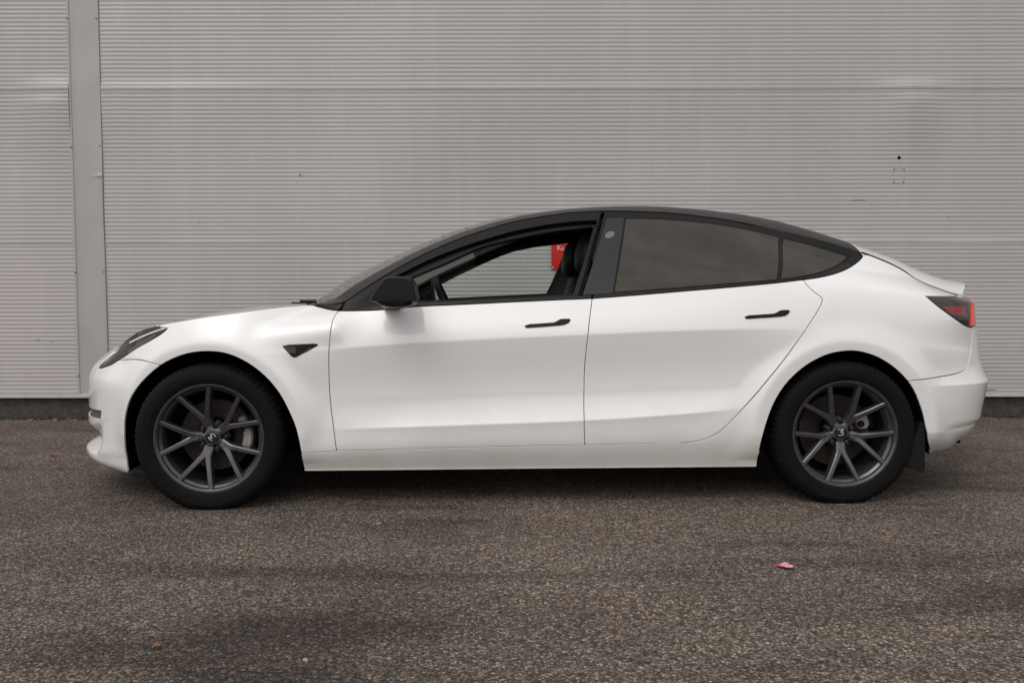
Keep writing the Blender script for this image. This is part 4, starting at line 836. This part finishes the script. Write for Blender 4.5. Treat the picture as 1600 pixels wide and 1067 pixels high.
# ------------------------------------------------------------------ wheels
def flat_ground(V):                                   # the tyre settles on the ground
    out = []
    for x, y, z in V:
        if z < -HUBZ + .002: z = -HUBZ + .002
        elif z < -.27: y = y * (1 + .05 * ((-.27 - z) / .05))
        out.append((x, y, z))
    return out
def tyre_fn(lugs):
    def fn(i, j, r, y):
        if j in lugs and (i % 3 == 0): r -= .0048
        return r, y
    return fn
TY = [(.232, -.092), (.238, -.101), (.246, -.106), (.256, -.1115), (.262, -.1125), (.264, -.1150), (.268, -.1155), (.284, -.1172), (.298, -.1165), (.3015, -.1155), (.303, -.1135), (.312, -.110), (.3175, -.107), (.3235, -.101), (.3290, -.0935), (.3315, -.086), (.3330, -.076), (.3255, -.0715), (.3255, -.0655), (.3338, -.061), (.3342, -.030), (.3262, -.026), (.3262, -.019), (.3343, -.015), (.3343, .015), (.3262, .019), (.3262, .026), (.3342, .030), (.3338, .061), (.3255, .066), (.3255, .071), (.3330, .076), (.329, .0935), (.3175, .107), (.298, .1165), (.268, .1155), (.246, .106), (.232, .092)]
LUG = {12, 13, 14, 15, 16, 19, 20, 23, 24}
RIMP = [(.2405, -.0930), (.2440, -.0985), (.2455, -.1030), (.2440, -.1048), (.2405, -.1052), (.2365, -.1040), (.2340, -.1005), (.2325, -.0990), (.2305, -.0985), (.2290, -.0960), (.2280, -.0880), (.2255, -.0845), (.2180, -.0800), (.2140, -.0740), (.2120, -.0520), (.2085, -.0440)]
BARREL = [(.2085, -.0440), (.2070, -.0150), (.2050, .0400), (.2080, .0850), (.2300, .0950), (.232, .092)]
tyre_me = rim_me = None
def make_wheel(hx, rot, front):
    root = link('wheel', None, None, car); root.location = (hx, -.790, HUBZ)
    V, F = lathe(TY, 216, fn=tyre_fn(LUG)); c_, s_ = 1, 0
    raw_obj('tyre', flat_ground(V), F, TYRE, root, True, 30)
    V, F = lathe(RIMP, 128); raw_obj('rim', V, F, RIM, root, True, 35)
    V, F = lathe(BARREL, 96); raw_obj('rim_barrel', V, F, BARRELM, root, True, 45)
    # hub plate with scalloped lug pockets
    hub = []
    nA = 120
    V = []; F = []
    for i in range(nA):
        a = 2 * math.pi * i / nA; ph = (a - rot) * 5; lob = .5 + .5 * math.cos(ph)
        for r, y in ((.027, -.050), (.0285, -.0560), (.034, -.0550), (.0365 + .016 * lob ** 2, -.0535), (.0385 + .034 * lob ** 2, -.0500), (.0405 + .037 * lob ** 2, -.0420), (.0405 + .037 * lob ** 2, -.010)): V.append((r * math.cos(a), y, r * math.sin(a)))
    for i in range(nA):
        i2 = (i + 1) % nA
        for j in range(6): F.append((i * 7 + j, i2 * 7 + j, i2 * 7 + j + 1, i * 7 + j + 1))
    raw_obj('hub', V, F, RIM, root, True, 40)
    V, F = lathe([(.0001, -.0580), (.020, -.0580), (.0262, -.0565), (.0268, -.050)], 40)
    cap = raw_obj('hub_cap', V, F, PIANO, root, True, 30)
    pts = [(-.46, .42), (-.20, .50), (.38, .47), (.10, .24), (-.10, .06), (.14, .04), (.34, -.10), (.34, -.32), (.14, -.46), (-.18, -.50), (-.52, -.44)]
    sm = smooth_chain(pts, .06); bm = bmesh.new(); sc = .027; prev = None; P = np.array(sm); d = np.gradient(P, axis=0); d /= np.linalg.norm(d, axis=1, keepdims=True)
    for i, (p, t_) in enumerate(zip(P, d)):
        w = .050 + .028 * math.sin(i / len(P) * math.pi); nn = np.array([-t_[1], t_[0]]) * w
        a_, b2 = [bm.verts.new(((p + s2 * nn)[0] * sc, -.0584, (p + s2 * nn)[1] * sc)) for s2 in (1, -1)]
        if prev: bm.faces.new((prev[0], prev[1], b2, a_))
        prev = (a_, b2)
    o = bm_obj('numeral', bm, SILVER, root); o.rotation_euler = (0, 0 if not front else -rad(140), 0)
    # ten spokes, in five pairs that meet at the hub
    def spoke(ang, side):
        dirb = np.array([math.cos(ang), math.sin(ang)]); e = ang + side * rad(18.2); de = np.array([math.cos(e), math.sin(e)])
        pr = np.array([-dirb[1], dirb[0]]) * side
        p0, p1, p2 = dirb * .046 + pr * .003, dirb * .090 + pr * .009, de * .2295
        V = []; F = []; n = 12
        for i in range(n + 1):
            t_ = i / n; kf = .24; s1 = .5 * (1 + (t_ - kf) / math.hypot(t_ - kf, .05)); pa = p0 + (p1 - p0) * (t_ / kf); pb = p1 + (p2 - p1) * ((t_ - kf) / (1 - kf)); p = pa * (1 - s1) + pb * s1
            tg = (p1 - p0) / kf * (1 - s1) + (p2 - p1) / (1 - kf) * s1; tg = tg / np.linalg.norm(tg); nn = np.array([-tg[1], tg[0]])
            w = .0126 + .0080 * (1 - t_) ** 3; yb = -.018 - .050 * t_ ** 1.2; yf = -.0535 - .0435 * t_ ** 1.15 - .006 * math.sin(t_ * math.pi)
            for a_, y in ((-1, yb), (-1, yf + .012), (-.82, yf + .0030), (-.52, yf), (.52, yf), (.82, yf + .0030), (1, yf + .012), (1, yb)):
                q = p + nn * a_ * w; V.append((q[0], y, q[1]))
        for i in range(n):
            for j in range(8): F.append((i * 8 + j, i * 8 + (j + 1) % 8, (i + 1) * 8 + (j + 1) % 8, (i + 1) * 8 + j))
        F.append(tuple(range(8))); F.append(tuple(n * 8 + j for j in range(8))[::-1])
        bm = bmesh.new(); vs_ = [bm.verts.new(v) for v in V]; [bm.faces.new([vs_[i] for i in f_]) for f_ in F]; return bm_obj('spoke', bm, RIM, root, True, 28)
    for k in range(5):
        for s2 in (-1, 1): spoke(rot + k * rad(72), s2)
    nut0 = None
    for k in range(5):
        a = rot + rad(36) + k * rad(72)
        if nut0 is None:
            V, F = lathe([(.0001, -.0500), (.0070, -.0500), (.0100, -.0475), (.0108, -.040), (.0108, -.030), (.0150, -.029), (.0158, -.0325), (.0172, -.0330), (.0180, -.0290), (.0185, -.012)], 24); nut0 = raw_obj('lug_nut', V, F, NUT, root, True, 30); o = nut0
        else: o = nut0.copy(); scene.collection.objects.link(o)
        o.location = (.0575 * math.cos(a), 0, .0575 * math.sin(a))
    V, F = lathe([(.080, -.004), (.084, .012), (.088, .016), (.161, .016), (.163, .018), (.163, .042), (.088, .042)], 80) if front else lathe([(.075, .006), (.080, .022), (.084, .026), (.166, .026), (.168, .028), (.168, .048), (.08, .048)], 80)
    raw_obj('brake_disc', V, F, DISC, root, True, 30)
    def arc_block(name, r0, r1, a0, a1, y0, y1, m, n=14, wob=0):
        bm = bmesh.new(); rings = []
        for i in range(n + 1):
            a = rad(a0 + (a1 - a0) * i / n); e = min(i, n - i) / n; ri = r0 + (.010 * (1 - min(1, e * 6))) + wob * math.sin(i * 2.1) * .003; ro = r1 - .012 * (1 - min(1, e * 5))
            rings.append([bm.verts.new((r * math.cos(a), y, r * math.sin(a))) for r, y in ((ri, y1), (ri, y0 + .006), (ri + .006, y0), (ro - .008, y0), (ro, y0 + .008), (ro, y1))])
        for A_, B_ in zip(rings[:-1], rings[1:]):
            for j in range(6): bm.faces.new((A_[j], A_[(j + 1) % 6], B_[(j + 1) % 6], B_[j]))
        bm.faces.new(rings[0]); bm.faces.new(rings[-1][::-1]); return bm_obj(name, bm, m, root, True, 30)
    if front:
        arc_block('brake_caliper', .128, .172, -24, 12, -.020, .05, CALIPER, wob=1); arc_block('brake_caliper', .118, .158, 15, 36, -.010, .05, CALIPER, 8); arc_block('caliper_bracket', .174, .190, -20, 30, -.004, .05, BLACK_MATTE)
        arc_block('brake_caliper', .122, .150, -36, -26, -.012, .05, CALIPER, 6)
        dots = None
        bm = bmesh.new(); bmesh.ops.create_uvsphere(bm, u_segments=8, v_segments=5, radius=.0016)
        for a in (-16, -8, 0):
            if dots is None: dots = bm_obj('caliper_dimple', bm, BLACK_MATTE, root, True); o = dots
            else: o = dots.copy(); scene.collection.objects.link(o)
            o.location = (.150 * math.cos(rad(a)), -.0200, .150 * math.sin(rad(a)))
    else:
        arc_block('brake_caliper', .098, .162, 4, 33, -.006, .05, CALIPER, 10); arc_block('caliper_bracket', .165, .185, 4, 40, .0, .05, BLACK_MATTE, 8)
        V, F = lathe([(.0001, -.012), (.014, -.012), (.017, -.009), (.017, .0)], 20); o = raw_obj('caliper_piston_cap', V, F, BLACK_MATTE, root, True, 30); o.location = (.118 * math.cos(rad(15)), 0, .118 * math.sin(rad(15)))
    V, F = lathe([(.205, .060), (.150, .064), (.04, .064), (.03, .06)], 48); raw_obj('dust_shield', V, F, VOID, root, True, None)
    if front:
        word = 'VikingContact 7'; adv = {'i': .42, 't': .52, ' ': .5, 'V': 1.0, 'C': 1.05, 'k': .85}; a = rad(116.5); bm = bmesh.new()
        for ch_ in word:
            w = adv.get(ch_, .9) * .0118
            if ch_ != ' ':
                me = text_mesh(ch_, .0185, .0003); Rm = Matrix.Rotation(-(a - math.pi / 2), 4, 'Y'); r_ = .287
                am = a - w / 2 / r_
                me.transform(Matrix.Translation((r_ * math.cos(am), -.1178, r_ * math.sin(am))) @ Matrix.Rotation(-(am - math.pi / 2), 4, 'Y') @ Matrix.Rotation(rad(90), 4, 'X') @ Matrix.Translation((-w / 2, -.005, 0)))
                bm.from_mesh(me); bpy.data.meshes.remove(me)
            a -= (w + .0012) / .287
        bm_obj('tyre_lettering', bm, LETTER, root)['kind'] = 'stuff'
    return root
def far_copy(root):
    c = root.copy(); scene.collection.objects.link(c); c.location = (root.location.x, .790, HUBZ); c.rotation_euler = (0, 0, math.pi)
    for ch_ in root.children: d_ = ch_.copy(); scene.collection.objects.link(d_); d_.parent = c
for args in ((-HUBX, rad(252), True), (HUBX, rad(270), False)): far_copy(make_wheel(*args))

# ------------------------------------------------------------------ door mirrors
MIRPX = [(581.5, 470.8), (585, 461), (590.5, 452.5), (597, 444), (602.5, 437.0), (608, 434.0), (618, 432.6), (632, 433.0), (642, 434.8), (646.5, 439.0), (649, 447), (651, 458), (652.8, 466), (653, 471)]
def at_y(px_, py_, Y): d = sight(px_, py_); return EYE + d * (Y - EYE[1]) / d[1]
outl = [at_y(a, b_, -1.04) for a, b_ in MIRPX]; low = [at_y(a, b_, -1.04) for a, b_ in ((652, 474), (649.5, 477.5), (643, 480), (630, 481.3), (615, 481.4), (603, 479.6), (594, 475.5))]
def mirror_shell(name, pts, m, parent, ys=((-.945, .86, .010), (-.965, .95, .004), (-1.0, 1.0, 0), (-1.06, 1.0, 0), (-1.105, .94, -.002), (-1.125, .84, -.004), (-1.137, .66, -.006), (-1.140, .40, -.006))):
    P = np.array([[p[0], p[2]] for p in pts]); c = np.array([-.585, .958]); V = []; F = []; n = len(P)
    for y, s_, sh_ in ys:
        for p in P: q = c + (p - c) * s_; V.append((q[0] + sh_ * 1.5, y, q[1]))
    for i in range(len(ys) - 1):
        for j in range(n): F.append((i * n + j, i * n + (j + 1) % n, (i + 1) * n + (j + 1) % n, (i + 1) * n + j))
    F.append(tuple(range(n))[::-1]); F.append(tuple((len(ys) - 1) * n + j for j in range(n)))
    bm = bmesh.new(); vs_ = [bm.verts.new(v) for v in V]; [bm.faces.new([vs_[i] for i in f_]) for f_ in F]; return bm_obj(name, bm, m, parent, True, 22)
def sm2(pts): return [np.array([p[0], -1.04, p[1]]) for p in smooth_chain([(q[0], q[2]) for q in pts], .008)]
mir = mirror_shell('door_mirror', sm2(outl), BLACK_WRAP, car, ((-.945, .86, .010), (-.965, .95, .004), (-1.0, 1.0, 0), (-1.105, 1.0, 0), (-1.128, .985, 0), (-1.137, .955, 0), (-1.1395, .92, 0), (-1.1400, .45, 0)))
mlow = [outl[-1] + [0, 0, -.004]] + low + [outl[0] + [0.006, 0, -.004]]
ml_ = mirror_shell('mirror_base', sm2(mlow), BLACK_SATIN, mir, ((-.955, .80, .010), (-.98, .90, .004), (-1.02, .95, 0), (-1.09, .95, 0), (-1.120, .88, -.002), (-1.130, .70, -.004)))
bm = bmesh.new(); add_box(bm, (-.622, -.925, .915), (.075, .16, .032), Matrix.Rotation(rad(-8), 3, 'X'), .010); bm_obj('mirror_arm', bm, BLACK_SATIN, mir, True, 40)
gp = np.array([[p[0], p[2]] for p in outl[7:]]); bm = bmesh.new()
add_box(bm, (-.520, -1.035, .975), (.004, .15, .062), Matrix.Rotation(rad(12), 3, 'Y') @ Matrix.Rotation(rad(-8), 3, 'Z'), .0015); bm_obj('mirror_glass', bm, MIRRORGLASS, mir)
mirrored(mir)

# ------------------------------------------------------------------ wipers and water drops on the windscreen foot
def wiper(y0, y1, name='wiper'):
    bm = bmesh.new(); pts = []
    for i in range(9):
        y = y0 + (y1 - y0) * i / 8; uu = np.array([u_cowl + .02]); v_ = np.clip((.73 - abs(y)) / .73 * .6, .005, .6)
        P = T(uu, np.array([v_]))[0]; pts.append((P[0] + .012, y, P[2] + .014 - .004 * abs(i - 4) / 4))
    V, F = sweep(pts, [.007] * 9, sides=6); o = raw_obj(name, V, F, BLACK_MATTE, car, True, 40); return o
w1 = wiper(-.66, -.04)
P = T(np.array([u_cowl + .004]), np.array([.035]))[0]
bm = bmesh.new(); add_box(bm, (P[0] - .030, -.655, P[2] + .014), (.055, .035, .016), Matrix.Rotation(rad(6), 3, 'Y'), .006); add_box(bm, (P[0] - .075, -.645, P[2] + .009), (.05, .022, .008), None, .003); bm_obj('wiper_arm', bm, BLACK_MATTE, w1, True, 40)
w2 = wiper(.02, .60)
bm = bmesh.new(); ico = []
for _ in range(170):
    uu, vv2 = random.uniform(u_cowl + .05, -.25), random.uniform(.05, .26); P = TS(np.array([uu]), np.array([vv2]), -.001)[0]; r_ = random.uniform(.0012, .0034)
    res = bmesh.ops.create_icosphere(bm, subdivisions=1, radius=r_); bmesh.ops.scale(bm, vec=(1, 1, .55), verts=res['verts']); bmesh.ops.translate(bm, vec=P, verts=res['verts'])
dr = bm_obj('water_drops', bm, mat('water_bead', (.10, .105, .10), .05, coat=1), car, True); dr['kind'] = 'stuff'

# ------------------------------------------------------------------ cabin
def inner(name, pts, m, off=-.055, **k): o = panel(name, SS, pts, m, car, off=off, gap=0, step=.016, depth=.012, roll=.004, **k); mirrored(o); return o
apil = px([(600, 452), (640, 431), (696, 406.5), (737, 388)]) + px([(742, 399.5)], False) + px([(736, 403), (696, 421), (640, 450), (606, 470)])
o = inner('pillar_trim', apil, TRIM_GREY)
tagp = px([(733, 386), (739, 383.6), (741, 387.5), (735, 390)], False); panel('red_tag', SS, tagp, REDTAG, car, off=-.05, gap=0, step=.01, depth=.002, roll=.0004).scale = (1, -1, 1)
rtrim = px([(737, 388.5), (797, 362), (862, 345), (930, 339)]) + px([(1060, 343), (1060, 352)], False) + px([(930, 350), (896, 352), (862, 357.5), (797, 377), (741, 400)])
inner('roof_side_trim', rtrim, TRIM_DARK)
bpil = px([(938, 352), (960, 352), (938, 470), (891, 470)], False); panel('centre_pillar_trim', SS, bpil, TRIM_LIT, car, off=-.075, gap=0, step=.016, depth=.012, roll=.004).scale = (1, -1, 1)
bpil = px([(945, 352), (965, 352), (943, 470), (912, 470)], False); panel('centre_pillar_trim', SS, bpil, TRIM_DARK, car, off=-.060, gap=0, step=.016, depth=.012, roll=.004)
hd = panel('headliner', TS, tpoly(u_rg, u_rb - .05, .03), TRIM_DARK, car, off=-.05, both=True, gap=0, step=.04, depth=0, seamless=sc_)  # light grey liner coloured dark, painting in the dimness under the roof
dpan = px([(545, 476), (651, 473), (797, 467), (925, 461), (1056, 452), (1200, 441), (1200, 560), (1000, 690), (545, 690)], False); inner('door_lining', dpan, TRIM_DARK, off=-.10)
dtop = px([(590, 474.5), (651, 471.5), (797, 465), (905, 459.5), (905, 470), (797, 475), (651, 481), (590, 484)], False); inner('door_sill_trim', dtop, TRIM_DARK, off=-.06)
bm = bmesh.new()
prof = [(-1.0, .90), (-.80, .925), (-.66, .930), (-.56, .915), (-.50, .87), (-.48, .78), (-.52, .62), (-1.0, .55)]
a_ = [bm.verts.new((x, -.72, z)) for x, z in prof]; b2 = [bm.verts.new((x, .72, z)) for x, z in prof]; bm.faces.new(a_); bm.faces.new(b2[::-1])
for i in range(8): bm.faces.new((a_[i], b2[i], b2[(i + 1) % 8], a_[(i + 1) % 8]))
bm_obj('dashboard', bm, TRIM_DARK, car, True, 35)
# steering wheel: rim, spokes and boss
bm = bmesh.new(); R_, r_ = .178, .0155; n_, k_ = 48, 12; vs_ = [[bm.verts.new(((R_ + r_ * math.cos(2*math.pi*j/k_)) * math.cos(2*math.pi*i/n_), (R_ + r_ * math.cos(2*math.pi*j/k_)) * math.sin(2*math.pi*i/n_), r_ * math.sin(2*math.pi*j/k_))) for j in range(k_)] for i in range(n_)]
for i in range(n_):
    for j in range(k_): bm.faces.new((vs_[i][j], vs_[(i+1)%n_][j], vs_[(i+1)%n_][(j+1)%k_], vs_[i][(j+1)%k_]))
add_box(bm, (0, 0, -.02), (.10, .12, .05), None, .015); add_box(bm, (0, .10, -.008), (.03, .16, .014), None, .004); add_box(bm, (0, -.10, -.008), (.03, .16, .014), None, .004); add_box(bm, (-.10, 0, -.008), (.16, .03, .014), None, .004)
sw = bm_obj('steering_wheel', bm, SEAT, car, True, 40); sw['kind'] = 'part'; del sw['kind']
sw.location = (-.385, -.37, .875); sw.rotation_euler = (0, rad(66), 0)
bm = bmesh.new(); add_box(bm, (-.47, .0, .945), (.012, .37, .23), Matrix.Rotation(rad(-8), 3, 'Y'), .004); bm_obj('centre_display', bm, SCREEN, car)
def seat(y):
    def lump(name, secs, m, parent, n=20, e=3.2):
        V = []; F = []
        for cx, cz, hx_, hy_ in secs:
            for j in range(n):
                a = 2 * math.pi * j / n; ca, sa = math.cos(a), math.sin(a); V.append((cx + hx_ * math.copysign(abs(ca) ** (2 / e), ca), y + hy_ * math.copysign(abs(sa) ** (2 / e), sa), cz))
        for i in range(len(secs) - 1):
            for j in range(n): F.append((i * n + j, i * n + (j + 1) % n, (i + 1) * n + (j + 1) % n, (i + 1) * n + j))
        F.append(tuple(range(n))[::-1]); F.append(tuple((len(secs) - 1) * n + j for j in range(n)))
        bm = bmesh.new(); vs_ = [bm.verts.new(v) for v in V]; [bm.faces.new([vs_[i] for i in f_]) for f_ in F]; return bm_obj(name, bm, m, parent, True, 60)
    s_ = lump('seat', [(.02, .30, .24, .24), (.02, .36, .27, .26), (.0, .44, .27, .26), (.0, .50, .24, .22)], SEAT, car)
    lump('seat_back', [(.22, .44, .10, .24), (.25, .55, .085, .26), (.285, .72, .075, .26), (.315, .88, .065, .235), (.335, .99, .055, .19), (.343, 1.05, .045, .14), (.346, 1.075, .03, .11)], SEAT, s_)
    lump('headrest', [(.315, 1.060, .030, .09), (.305, 1.09, .050, .125), (.308, 1.17, .052, .135), (.318, 1.235, .044, .125), (.325, 1.265, .026, .10)], SEAT, s_)
    return s_
seat(-.37); seat(.37)
bm = bmesh.new(); add_box(bm, (1.02, 0, .46), (.55, 1.25, .24), None, .05); add_box(bm, (1.33, 0, .74), (.16, 1.25, .55), Matrix.Rotation(rad(16), 3, 'Y'), .05); bm_obj('rear_bench', bm, SEAT, car, True, 40)
bm = bmesh.new(); add_box(bm, (1.75, 0, .98), (.7, 1.05, .02)); bm_obj('parcel_shelf', bm, TRIM_DARK, car)

# ------------------------------------------------------------------ litter on the asphalt, moss and grit along the wall
def crumple(name, L_, W_, H_, m, seed, bends):
    r_ = random.Random(seed); nx_, ny_ = 9, 6; V = []; F = []
    for i in range(nx_):
        for j in range(ny_):
            s_, t_ = i / (nx_ - 1) - .5, j / (ny_ - 1) - .5; w = 1 - .55 * abs(2 * s_) ** 2.5
            V.append((s_ * L_ + r_.uniform(-1, 1) * L_ * .03, t_ * W_ * w + r_.uniform(-1, 1) * W_ * .06, H_ * (bends(s_, t_) + r_.uniform(0, .35))))
    for i in range(nx_ - 1):
        for j in range(ny_ - 1): F.append((i * ny_ + j, (i + 1) * ny_ + j, (i + 1) * ny_ + j + 1, i * ny_ + j + 1))
    o = raw_obj(name, V, F, m, None, True, 20); md = o.modifiers.new('thick', 'SOLIDIFY'); md.thickness = .0006; return o
WRAP = mat('pink_wrapper', (.60, .10, .12), .28, coat=.3)
nt, L, b = nodes(WRAP); t = N(nt, 'ShaderNodeTexCoord'); nz = N(nt, 'ShaderNodeTexNoise', Scale=45.0, Detail=3.0); L.new(t.outputs['Object'], nz.inputs['Vector']); r = ramp(nt, [(.38, (.52, .06, .08)), (.47, (.62, .27, .29)), (.58, (.68, .44, .44))]); L.new(nz.outputs['Fac'], r.inputs['Fac']); L.new(r.outputs['Color'], b.inputs['Base Color'])
w = crumple('candy_wrapper', .058, .034, .012, WRAP, 5, lambda s_, t_: .3 + .7 * math.cos(s_ * 5) * (.5 + t_) + .3 * math.sin(t_ * 9)); w.location = (.958, -1.772, .004); w.rotation_euler = (rad(8), 0, rad(-20)); tag(w, 'crumpled pink and red wrapper lying on the asphalt in front of the car', 'wrapper')
LEAF1 = mat('orange_leaf', (.30, .10, .035), .6); LEAF2 = mat('brown_leaf', (.20, .085, .035), .7)
for (x, y, l_, m_, lab, sd) in ((-2.729, .321, .050, LEAF1, 'small orange fallen leaf on the asphalt left of the front bumper', 2), (-.973, -2.449, .030, LEAF2, 'small rust brown leaf on the near asphalt at the lower left', 3), (1.64, -1.42, .022, LEAF2, 'tiny dark brown leaf on the asphalt right of the rear wheel', 9)):
    o = crumple('fallen_leaf', l_, l_ * .5, l_ * .2, m_, sd, lambda s_, t_: .4 + s_ * s_ * 2 + abs(t_)); o.location = (x, y, .003); o.rotation_euler = (0, 0, sd * .8); tag(o, lab, 'leaf', 'leaves fallen on the asphalt')
o = crumple('paper_scrap', .022, .008, .004, mat('paper', (.55, .53, .5), .7), 12, lambda s_, t_: .3); o.location = (-.559, -1.192, .003); o.rotation_euler = (0, 0, .5); tag(o, 'tiny pale paper scrap on the asphalt before the front door', 'litter')
def scatter(name, n, fx, fy, fr, m, sub=1, seed=1, squash=.6):
    r_ = np.random.default_rng(seed); base = bmesh.new(); bmesh.ops.create_icosphere(base, subdivisions=sub, radius=1.0); bv = np.array([v.co[:] for v in base.verts]); bf = np.array([[v.index for v in f_.verts] for f_ in base.faces]); base.free()
    V = []; F = []; k = len(bv)
    for i in range(n):
        s_ = fr(r_); P = bv * (1 + r_.uniform(-.28, .28, (k, 1))) * s_ * [r_.uniform(.7, 1.3), r_.uniform(.7, 1.3), squash]; a = r_.uniform(0, 6.28); c_, q = math.cos(a), math.sin(a); P = P @ np.array([[c_, q, 0], [-q, c_, 0], [0, 0, 1]])
        V.append(P + [fx(r_), fy(r_), s_ * squash * .4]); F.append(bf + i * k)
    me = bpy.data.meshes.new(name); me.from_pydata(np.concatenate(V).tolist(), [], np.concatenate(F).tolist()); me.update(); o = link(name, me, m); o['kind'] = 'stuff'; return o
GRIT = speckle(mat('loose_grit', (.13, .115, .10), .85), 60, .6); MOSS = speckle(mat('moss', (.030, .031, .014), .9), 80, .5)
scatter('grit', 3600, lambda r_: r_.uniform(-5.5, 6.5), lambda r_: WALL_Y + .03 - abs(r_.normal(0, .085)), lambda r_: abs(r_.normal(.004, .004)) + .0015, GRIT, seed=3)
mossx = [(-5.2, .35), (-4.6, .5), (-3.95, .35), (-3.75, .16), (-3.50, .16), (-3.32, .10), (-2.9, .3), (3.9, .2), (4.8, .3)]
def mx(r_): c_, w_ = mossx[r_.integers(len(mossx))]; return r_.normal(c_, w_ * .5)
scatter('moss', 1500, mx, lambda r_: WALL_Y + .022 - abs(r_.normal(0, .025)), lambda r_: abs(r_.normal(.010, .006)) + .003, MOSS, seed=4, squash=.75)
STN = mat('pale_chip', (.27, .235, .20), .8)
scatter('loose_chips', 900, lambda r_: r_.uniform(-3.6, 3.6), lambda r_: r_.uniform(-3.0, 1.4), lambda r_: abs(r_.normal(.0022, .0012)) + .001, STN, seed=6, squash=.5)
